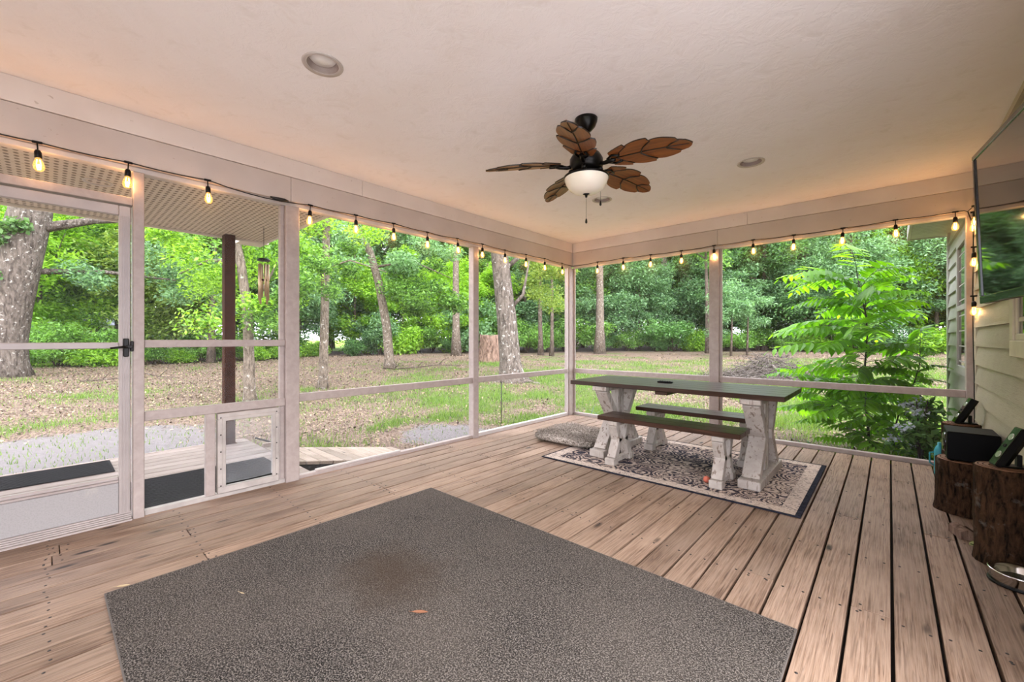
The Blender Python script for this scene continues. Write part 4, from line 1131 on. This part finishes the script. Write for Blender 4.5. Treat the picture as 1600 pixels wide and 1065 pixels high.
def scatter(seed, n, r, f, z, rr0):
    rs = random.Random(seed); return [(*W(rs.uniform(*r), rs.uniform(*f), rs.uniform(*z)), rs.uniform(*rr0)) for _ in range(n)]
# big leaning oak at the left, with ivy
bo_ = yard_tree('oak_tree', 8, 14.2, [W(-.25, 0, -.2), W(-.18, 0, .5), W(-.12, 0, 1.2), W(.05, 0, 2.4), W(.42, 0, 4.0), W(.75, .1, 5.6), W(.9, .2, 8), W(.9, .4, 11)], [.95, .68, .60, .60, .58, .52, .40, .2], 'bark_oak', 'thick grey leaning oak with ivy climbing its trunk',
    [(scatter(1, 26, (-4.5, 4), (-2, 5), (5.2, 10), (.8, 1.5)), 9000, .17, 'leaf_mid'), (scatter(2, 16, (1.2, 4.3), (1, 5), (2.4, 5.5), (.5, 1.0)), 7000, .14, 'leaf_bluish')],
    [([W(.7, 0, 5), W(2, 1, 5.6), W(4, 2, 5.9)], .2), ([W(.3, 0, 3.6), W(1.4, 2, 3.9), W(3.4, 3, 3.7)], .12)])
rng = np.random.default_rng(77)
ivc = np.array([W(-.15, -.62, 2.75), W(.10, -.66, 3.05), W(.25, -.66, 3.45), W(.0, -.62, 2.45), W(.50, -.64, 4.55), W(.80, -.62, 4.95), W(1.05, -.5, 5.05)])
me = leaves('ivy', clump_points(rng, ivc, np.full(7, .36), 900), .15 * (.6 + .7 * rng.random(900)), rng, 'leaf_ivy', .75, .2, .3)
iv = bpy.data.objects.new('ivy', me); COL.objects.link(iv); iv.parent = bo_
# slim tree just beyond the landing post
yard_tree('slim_tree', 390, 10.2, [W(.02, 0, -.1), W(0, 0, .25), W(-.02, 0, 1.2), W(-.05, 0, 2.2), W(-.22, 0, 3.4), W(-.48, 0, 4.6), W(-.6, .1, 7)], [.20, .13, .115, .11, .10, .08, .03], 'bark_pale', 'slim lichen-spotted tree beyond the brown landing post',
    [(scatter(3, 34, (-2.6, .9), (-1.0, 2.5), (1.9, 5.2), (.35, .75)), 15000, .105, 'leaf_bright'), (scatter(4, 10, (.3, 1.5), (-.4, 1.5), (1.4, 4), (.3, .6)), 4500, .10, 'leaf_mid')],
    [([W(-.05, 0, 2.2), W(.35, .2, 3.0), W(.7, .4, 4.0)], .05), ([W(-.25, 0, 3.4), W(-1.2, .3, 3.5), W(-2.2, .6, 3.2)], .05)])
# pale straight birch-like tree
yard_tree('birch_tree', 505, 12.6, [W(-.02, 0, -.1), W(0, 0, .3), W(.04, 0, 2), W(.08, 0, 4), W(.12, 0, 6), W(.2, 0, 9)], [.19, .13, .12, .11, .10, .04], 'bark_pale', 'pale straight slender trunk tree in the middle bay',
    [(scatter(5, 14, (-1.6, 1.6), (-1, 2), (5.0, 9), (.5, 1.0)), 5000, .14, 'leaf_bright'), (scatter(6, 7, (-1.0, .5), (.3, 1.8), (2.8, 4.8), (.3, .6)), 2400, .12, 'leaf_mid')],
    [([W(.07, 0, 3.6), W(.8, 0, 3.85), W(1.9, 0, 3.5)], .035)])
# leaning lichen tree
yard_tree('leaning_tree', 610, 19.5, [W(.0, 0, -.1), W(-.05, 0, .4), W(-.18, 0, 2), W(-.55, 0, 4.0), W(-.95, 0, 5.4), W(-1.8, 0, 7), W(-2.6, 0, 9)], [.34, .22, .20, .18, .17, .14, .05], 'bark_pale', 'leaning lichen-covered tree curving over the yard',
    [(scatter(7, 24, (-2.5, 3.6), (-1.5, 2), (4.6, 8.5), (.5, 1.1)), 9000, .18, 'leaf_bluish'), (scatter(8, 14, (.2, 3.2), (-1, 1.5), (2.6, 5.2), (.5, .9)), 6000, .17, 'leaf_mid')],
    [([W(-.75, 0, 4.7), W(1.0, 0, 5.0), W(2.8, 0, 4.2)], .06)])
# large oak in the second bay
yard_tree('oak_tree', 797, 14.6, [W(.12, 0, -.15), W(.05, 0, .15), W(0, 0, .7), W(-.12, 0, 2.2), W(-.28, 0, 3.6), W(-.48, 0, 5.4), W(-.6, .2, 8)], [.72, .46, .37, .34, .31, .28, .15], 'bark_oak', 'large lichen-patched oak trunk standing just outside the second bay',
    [(scatter(9, 22, (-2.5, 3), (-1.5, 2), (5, 9.5), (.6, 1.2)), 6500, .17, 'leaf_yellow'), (scatter(10, 13, (.5, 2.4), (1.5, 4), (2.6, 5.4), (.4, .8)), 6000, .13, 'leaf_yellow')],
    [([W(-.1, 0, 2.4), W(.45, -.1, 3.0), W(.7, .1, 4.4)], .09), ([W(-.3, 0, 3.8), W(.9, .5, 4.9), W(2.2, .8, 5.4)], .10), ([W(.15, -.2, .06), W(.75, -.5, -.02), W(1.3, -.8, -.08)], .12), ([W(-.1, -.2, .06), W(-.6, -.4, -.02), W(-1.0, -.5, -.08)], .10)])
for nm, px, D, r, h, lb, ln in (('pine_tree', 937, 31.5, .34, 17, 'straight brown trunk standing at the woodland edge behind the table', .0), ('pine_tree', 713, 29, .28, 15, 'straight trunk at the woodland edge left of the large oak', .0), ('pine_tree', 1037, 39, .36, 22, 'tall pale trunk rising above the woods behind the table', .0),
        ('slender_tree', 1106, 31, .16, 12, 'slender trunk half hidden by the far screen post', -.02), ('pine_tree', 1372, 34, .42, 20, 'tall grey trunk behind the fern-leaved sapling', 0.), ('slender_tree', 862, 29, .14, 10, 'thin bare trunk right of the large oak', .01), ('slender_tree', 845, 30, .18, 10, 'dark thin trunk among the shade right of the large oak', -.01), ('slender_tree', 330, 21.5, .17, 9, 'dark trunk at the far edge beyond the landing post', .02), ('slender_tree', 283, 23, .22, 9, 'leaning grey trunk near the white fence', -.06)):
    p = at(px, D); o = tag(empty(nm, (p.x, p.y, p.z)), lb, 'tree')
    trunk_mb(h, r, int(px), (RT.x * ln, RT.y * ln), 6, .55).build('trunk', 'bark_pale' if 'p' in nm[:1] else 'bark_far', o)
    rng = np.random.default_rng(int(px)); 
    c = bpy.data.objects.new('crown', crown_mesh(int(px), 'leaf_mid', h * .55, h * 1.05, 2.6, 20, 4500, .26)); COL.objects.link(c); c.parent = o
for px, D, lb in ((1142, 27.5, 'small round-crowned sapling left of the brush pile'), (1167, 28.5, 'small grey-green sapling behind the brush pile')):
    yard_tree('sapling', px, D, [W(0, 0, -.05), W(.05, 0, 1.2), W(.1, 0, 3.6)], [.08, .06, .02], 'bark_far', lb, [(scatter(int(px), 16, (-1.3, 1.3), (-1, 1), (1.5, 4.6), (.4, .75)), 5000, .16, 'leaf_bluish')])

# ---- old stump in the yard
p = at(764, 23.5); ys = tag(empty('yard_stump', p), 'tall reddish rotten tree stump left of the large oak', 'stump')
b = MB(); rows = []
for i, t in enumerate((0, .06, .25, .5, .75, 1)):
    rows.append([b.bm.verts.new(((.50 + .16 * (1 - t) ** 2) * (1 + .16 * noise.noise((math.cos(a) * 2.5, math.sin(a) * 2.5, t))) * math.cos(a), (.50 + .16 * (1 - t) ** 2) * (1 + .16 * noise.noise((math.cos(a) * 2.5, math.sin(a) * 2.5, t))) * math.sin(a), t * 1.55 - .05 + (.14 * noise.noise((math.cos(a) * 2, math.sin(a) * 2, 5)) if t == 1 else 0))) for a in [2 * math.pi * k / 32 for k in range(32)]])
for q, w in zip(rows, rows[1:]):
    for k in range(32): b.bm.faces.new((q[k], q[(k + 1) % 32], w[(k + 1) % 32], w[k])).smooth = True
b.bm.faces.new(rows[-1]); b.build('stump_body', 'dead_wood', ys)
rng = np.random.default_rng(4); P = clump_points(rng, np.array([(.1, 0, 1.55), (-.25, .1, 1.5), (.3, -.2, 1.52)]), np.array([.25, .2, .2]), 260)
c = bpy.data.objects.new('moss', leaves('moss', P, .1 * (.6 + .6 * rng.random(260)), rng, 'leaf_bluish')); COL.objects.link(c); c.parent = ys

# ---- brush pile, fallen branches
p = at(1205, 14.8); bp_ = empty('brush_pile', p); tag(bp_, 'low grey pile of cut branches and brush in the yard', 'brush pile')
b = MB(); rs = random.Random(8)
for q in range(2200):
    r = rs.gauss(0, 1.15); f = rs.gauss(0, .6); hmax = .95 * math.exp(-(r / 1.5) ** 2 - (f / .8) ** 2)
    z = rs.uniform(.0, max(.06, hmax)); a = rs.uniform(0, 6.28); L = rs.uniform(.18, .55); e = rs.uniform(-.4, .5)
    p0 = Vector(W(r, f, z)); d = Vector((math.cos(a) * math.cos(e), math.sin(a) * math.cos(e), math.sin(e))) * L
    if (p0 + d).z < -.02: d.z = abs(d.z)
    b.tube([p0, p0 + d * .5 + Vector((rs.uniform(-.04, .04), rs.uniform(-.04, .04), .03)), p0 + d], [.011, .009, .004], 3, False)
so = b.build('twigs', 'dead_twig', bp_); so['kind'] = 'stuff'
for q, (a, c_, e_) in enumerate((((-.35, -.6, .55), (-.1, -.7, .2), (.45, -.75, .05)), ((-1.5, -.4, .1), (-.6, -.5, .35), (.2, -.5, .5)), ((.2, -.6, .1), (.9, -.6, .3), (1.7, -.5, .1)))):
    MB().tube([W(*a), W(*c_), W(*e_)], [.03, .028, .012], 7).build('branch', 'dead_twig', bp_)
def mound():
    b = MB(); n = 20; rows = []
    for i in range(6):
        t = i / 5; rows.append([b.bm.verts.new(W(1.75 * (1 - t) * math.cos(2 * math.pi * k / n), .85 * (1 - t) * math.sin(2 * math.pi * k / n), .42 * (1 - (1 - t) ** 2) * (1 + .3 * noise.noise((k * .8, t * 3, 1))) - .05)) for k in range(n)])
    for q, w in zip(rows, rows[1:]):
        for k in range(n): b.bm.faces.new((q[k], q[(k + 1) % n], w[(k + 1) % n], w[k])).smooth = True
    return b
mound().build('heap', 'dead_twig', bp_)
def fallen(px, D, pts, r, label):
    p = at(px, D); o = tag(empty('fallen_branch', p), label, 'branch', 'fallen branches')
    b = MB(); b.tube([W(*q) for q in pts], [r * (1 - .7 * i / (len(pts) - 1)) for i in range(len(pts))], 6); b.build('limb', 'bark_far', o)
    b = MB()
    for q in pts[1:-1]: b.tube([W(*q), W(q[0] + .2, q[1] + .05, q[2] + .22), W(q[0] + .45, q[1] + .1, q[2] + .30)], [r * .5, r * .35, r * .1], 5)
    b.build('twig', 'bark_far', o)
fallen(630, 19.0, [(-.9, 0, .12), (-.4, 0, .05), (.6, .1, .10), (1.6, .1, .22), (2.6, .1, .18)], .05, 'long thin fallen branch beyond the leaning tree')
fallen(155, 13.5, [(-.6, 0, .03), (0, .1, .08), (.6, .3, .14), (1.2, .4, .12)], .03, 'thin fallen branch seen through the screen door')
fallen(245, 14.5, [(-.5, 0, .25), (0, .1, .1), (.6, .2, .06)], .03, 'crooked fallen twig left of the landing post')

# ---- neighbour house and white fence at far left
p = at(150, 40); nh = tag(empty('neighbor_house', (p.x, p.y, p.z), YAW), 'neighbour house with grey shingle roof glimpsed through the far trees', 'house')
MB().box((-9, 0, -.3), (6, 7, 2.0), .02).build('wall', 'far_wall', nh)
MB().prism([(-9.6, -.6, 1.9), (-9.6, 3.5, 3.9), (-9.6, 7.6, 1.9)], (16.2, 0, 0)).build('roof', 'roof_shingle', nh)
for x in (-7, -4, -1, 3):
    w = MB().box((x, -.05, .6), (x + 1.1, .02, 1.7), .01).build('window', 'fence_white', nh); MB().box((x + .08, -.07, .68), (x + 1.02, -.05, 1.62), 0).build('pane', 'window_glass', w)
A, Bq = at(-150, 22.5), at(440, 28)
fd = (Bq - A); Lf = fd.length; fn = tag(empty('rail_fence', (A.x, A.y, A.z), math.atan2(fd.y, fd.x)), 'white board rail fence along the far lawn', 'fence')
for i in range(int(Lf / 2.4) + 1): MB().box((i * 2.4 - .06, -.06, -.2), (i * 2.4 + .06, .06, 1.22), .01).build('post', 'fence_white', fn)
for z in (.35, .72, 1.08): MB().box((0, -.03, z), (Lf, .0, z + .12), .008).build('rail', 'fence_white', fn)

# ---- fern-leaved sapling right outside the far screen
sp = tag(empty('sumac_sapling', (-.20, 7.30, -.35)), 'tall bright green sapling with feathery compound leaves outside the far screen', 'shrub')
def stemline(p, q, n=8, bend=.06, seed=0):
    p, q = Vector(p), Vector(q); return [p.lerp(q, i / n) + Vector((math.sin(i * 1.1 + seed) * bend * i / n, math.cos(i * .9 + seed) * bend * i / n, 0)) for i in range(n + 1)]
S1 = stemline((0, 0, -.05), (-.08, .06, 2.45), 9, .05, 1); S2 = stemline((.16, .06, -.05), (.50, .10, 1.45), 7, .05, 2); S3 = stemline((-.10, .12, -.05), (-.62, .25, 1.0), 6, .04, 4)
for S, r in ((S1, .017), (S2, .012), (S3, .010)): MB().tube(S, [r * (1 - .6 * i / (len(S) - 1)) for i in range(len(S))], 8).build('stem', 'stem_dark', sp)
def frond(base, az, L, elev, nl, seed):
    rs = random.Random(seed); b = MB(); pts = []
    d0 = Vector((math.cos(az), math.sin(az), 0)); p = Vector(base); e = elev
    for i in range(13):
        pts.append(p.copy()); st = L / 12; p = p + (d0 * math.cos(e) + Vector((0, 0, math.sin(e)))) * st; e -= (elev + .55) / 13
    b.mi = 1; b.tube(pts, [.0042 * (1 - .7 * i / 12) for i in range(13)], 5); b.mi = 0
    roll = rs.uniform(-.75, .75); sd = Vector((-d0.y, d0.x, 0)) * math.cos(roll) + Vector((0, 0, math.sin(roll)))
    for k in range(nl):
        t = .16 + .84 * k / (nl - 1); i = min(11, int(t * 12)); q = pts[i].lerp(pts[i + 1], t * 12 - i) if i < 12 else pts[12]
        ll = (.165 * math.sin(math.pi * (.22 + .66 * t)) + .02) * (L / .8) * rs.uniform(.9, 1.1)
        fw = (pts[min(12, i + 1)] - pts[i]).normalized()
        for s in ((1, -1) if k < nl - 1 else (0,)):
            dr = (sd * s + fw * (.45 if s else 1.4) + Vector((0, 0, rs.uniform(-.75, -.10)))).normalized()
            wv = dr.cross(Vector((0, 0, 1)) + sd * rs.uniform(-.25, .25)).normalized() * ll * .20; up = wv.cross(dr).normalized()
            if up.z < 0: up = -up
            v0 = q; prof = [(.0, 0), (.28, 1), (.62, .82), (1, 0)]
            L0 = [b.bm.verts.new(q), b.bm.verts.new(q + dr * ll * .28 + wv + up * ll * .02), b.bm.verts.new(q + dr * ll * .62 + wv * .82 + up * ll * .01), b.bm.verts.new(q + dr * ll - up * ll * .08), b.bm.verts.new(q + dr * ll * .62 - wv * .82 + up * ll * .01), b.bm.verts.new(q + dr * ll * .28 - wv + up * ll * .02)]
            m1 = b.bm.verts.new(q + dr * ll * .45 - up * ll * .02)
            for f in ((0, 1, m1), (1, 2, m1), (2, 3, m1), (3, 4, m1), (4, 5, m1), (5, 0, m1)):
                b.bm.faces.new([L0[x] if isinstance(x, int) else x for x in f]).material_index = 0
    return b.build('frond', ['leaf_sumac', 'stem_dark'], sp)
rs = random.Random(21); k = 0
def along(S, t):
    i = min(len(S) - 2, int(t * (len(S) - 1))); return S[i].lerp(S[i + 1], t * (len(S) - 1) - i)
for S, t0, t1, n, Ls in ((S1, .52, 1.0, 38, (.85, 1.2)), (S1, .22, .52, 20, (.7, 1.0)), (S1, .06, .22, 8, (.5, .8)), (S2, .45, 1.0, 22, (.6, .95)), (S2, .12, .45, 9, (.45, .7)), (S3, .30, 1.0, 26, (.6, 1.0))):
    for q in range(n):
        t = t0 + (t1 - t0) * (q + rs.random() * .6) / n; az = k * 2.399 + rs.uniform(-.3, .3)
        bs_ = along(S, min(t, 1)); Lf_ = rs.uniform(*Ls); cx_ = math.cos(az)
        if cx_ > 0: Lf_ = min(Lf_, max(.30, (.40 - (bs_.x - .20)) / cx_))
        frond(bs_, az, Lf_, (.25 + .85 * max(0, t - .55)) + rs.uniform(-.30, .40), rs.choice((12, 13, 14)), k); k += 1

hp = tag(empty('irrigation_hoop', (-5.62, 2.05, -.36)), 'bent black irrigation tubes beside the ramp, seen through the pet door', 'hose')
MB().tube([(0, 0, 0), (.02, -.05, .16), (-.03, -.18, .30), (-.10, -.36, .38)], .010, 8).build('tube', 'stem_dark', hp)
MB().tube([(.02, .02, 0), (.0, -.02, .12), (-.05, -.16, .20), (-.09, -.34, .22)], .008, 8).build('tube', 'stem_dark', hp)
# ---- small garden plants
def strap(px, D, n, L, label, seed):
    p = at(px, D); o = tag(empty('strap_plant', p), label, 'plant', 'strap-leaved clumps by the porch'); rs = random.Random(seed)
    for q in range(n):
        a = rs.uniform(0, 6.28); ll = L * rs.uniform(.6, 1.1); e = rs.uniform(.7, 1.3); b = MB(); d = Vector((math.cos(a), math.sin(a), 0)); s = Vector((-d.y, d.x, 0)) * .012
        P_ = []; c = Vector((rs.uniform(-.06, .06), rs.uniform(-.06, .06), 0)); ee = e
        for i in range(7): P_.append(c.copy()); c = c + (d * math.cos(ee) + Vector((0, 0, math.sin(ee)))) * ll / 6; ee -= .26
        va = [b.bm.verts.new(x + s * (1 - (i / 6) ** 2)) for i, x in enumerate(P_)]; vb = [b.bm.verts.new(x - s * (1 - (i / 6) ** 2) + Vector((0, 0, .0005))) for i, x in enumerate(P_)]
        for i in range(6): b.bm.faces.new((va[i], va[i + 1], vb[i + 1], vb[i])).smooth = True
        b.build('leaf', 'leaf_strap', o)
strap(918, 7.35, 20, .78, 'strap-leaved plant clump outside the corner post', 1); strap(945, 7.5, 16, .72, 'strap-leaved plant clump behind the table leg', 2)
strap(985, 7.2, 12, .55, 'strap-leaved plant clump between table and far bench', 3); strap(1262, 5.55, 9, .40, 'small strap-leaved plant beyond the sill right of the table', 4); strap(1408, 4.95, 9, .42, 'dark strap-leaved plant at the foot of the sapling', 5)
st = tag(empty('garden_stake', at(783, 7.55)), 'thin black garden stake standing outside the second bay', 'stake')
MB().tube([(0, 0, -.1), (.005, 0, .3), (0, .004, .78)], .008, 8).build('rod', 'stem_dark', st); MB().lathe([(0, .80), (.012, .79), (.014, .775), (0, .765)], n=10).build('knob', 'stem_dark', st)
p = Vector((.27, 6.85, -.35)); hy = tag(empty('hydrangea', p), 'dark leafy shrub with pale blue blossoms against the house wall', 'shrub')
rng = np.random.default_rng(12); C = rng.normal(size=(14, 3)) * [.07, .16, .24] + [0, 0, .55]; C[:, 0] = np.minimum(C[:, 0], .08)
c = bpy.data.objects.new('foliage', leaves('foliage', clump_points(rng, C, np.full(14, .16), 650), .10 * (.6 + .8 * rng.random(650)), rng, 'leaf_deep', .55)); COL.objects.link(c); c.parent = hy
c = bpy.data.objects.new('blossom', leaves('blossom', clump_points(rng, C[:6] + [-.1, -.1, .05], np.full(6, .10), 320), .035 * (.8 + .5 * rng.random(320)), rng, 'petal', .8)); COL.objects.link(c); c.parent = hy
b = MB()
for q in range(5): b.tube([(0, 0, -.03), (.03 * math.cos(q), .08 * math.sin(q * 2), .4), (.06 * math.cos(q * 2), .2 * math.sin(q * 2), .85)], [.012, .01, .005], 5)
b.build('stem', 'stem_dark', hy)

# ---- grass and leaf litter, uncountable
def blocked(x, y): return (x > .4 and y < 4) or (x > .45 and 4 < y < 8.4) or (XL - .15 < x < XR + .3 and YB < y < YF + .12) or (-6.05 < x < XL and -2.7 < y < 1.7) or (-5.4 < x < -4.4 and 1.6 < y < 3.4)
rg_ = random.Random(99); GV, GF = [], []; LV, LF = [], []
cnt = 0; tries = 0
while cnt < 95000 and tries < 600000:
    tries += 1
    D = 4.3 * (24 / 4.3) ** rg_.random(); px = rg_.uniform(-150, 1600)
    r = (px - 800) / 655.0 * D; x, y = CA * r - SA * D, SA * r + CA * D
    if blocked(x, y): continue
    w = grassw(x, y)
    if rg_.random() > w * w * 1.6 + .05: continue
    cnt += 1
    z = gz(x, y); h = rg_.uniform(.035, .085) * (.7 + w) * (1 + D * .02); a = rg_.uniform(0, 6.28); wd = .0035 * (1 + D * .12); le = rg_.uniform(.1, .7) * h; b_ = rg_.uniform(0, 6.28)
    k = len(GV); GV += [(x - math.cos(a) * wd, y - math.sin(a) * wd, z - .01), (x + math.cos(a) * wd, y + math.sin(a) * wd, z - .01), (x + math.cos(b_) * le, y + math.sin(b_) * le, z + h)]; GF.append((k, k + 1, k + 2))
gme = tri_mesh('grass', np.array(GV), np.array(GF), 'grass_blade'); o = bpy.data.objects.new('grass', gme); COL.objects.link(o); tag(o, 'thin tufty grass growing over the yard', 'grass', kind='stuff')
rng = np.random.default_rng(55); PP, LL = [], []
cnt = 0
while cnt < 46000:
    D = 4.5 * (30 / 4.5) ** rg_.random(); px = rg_.uniform(-150, 1600); r = (px - 800) / 655.0 * D; x, y = CA * r - SA * D, SA * r + CA * D
    if blocked(x, y): continue
    w = max(0, 1 - grassw(x, y) - 1.3 * sandw(x, y))
    if rg_.random() > w * (.45 + .5 * (D > 10)): continue
    cnt += 1; PP.append((x, y, gz(x, y) + .012 + rg_.random() * .012)); LL.append(rg_.uniform(.028, .062) * (1 + D * .04))
lme = leaves('leaf_litter', np.array(PP), np.array(LL), rng, 'litter_leaf', .6, .9, .0); o = bpy.data.objects.new('leaf_litter', lme); COL.objects.link(o); tag(o, 'brown fallen leaves scattered over the bare ground', 'leaves', kind='stuff')
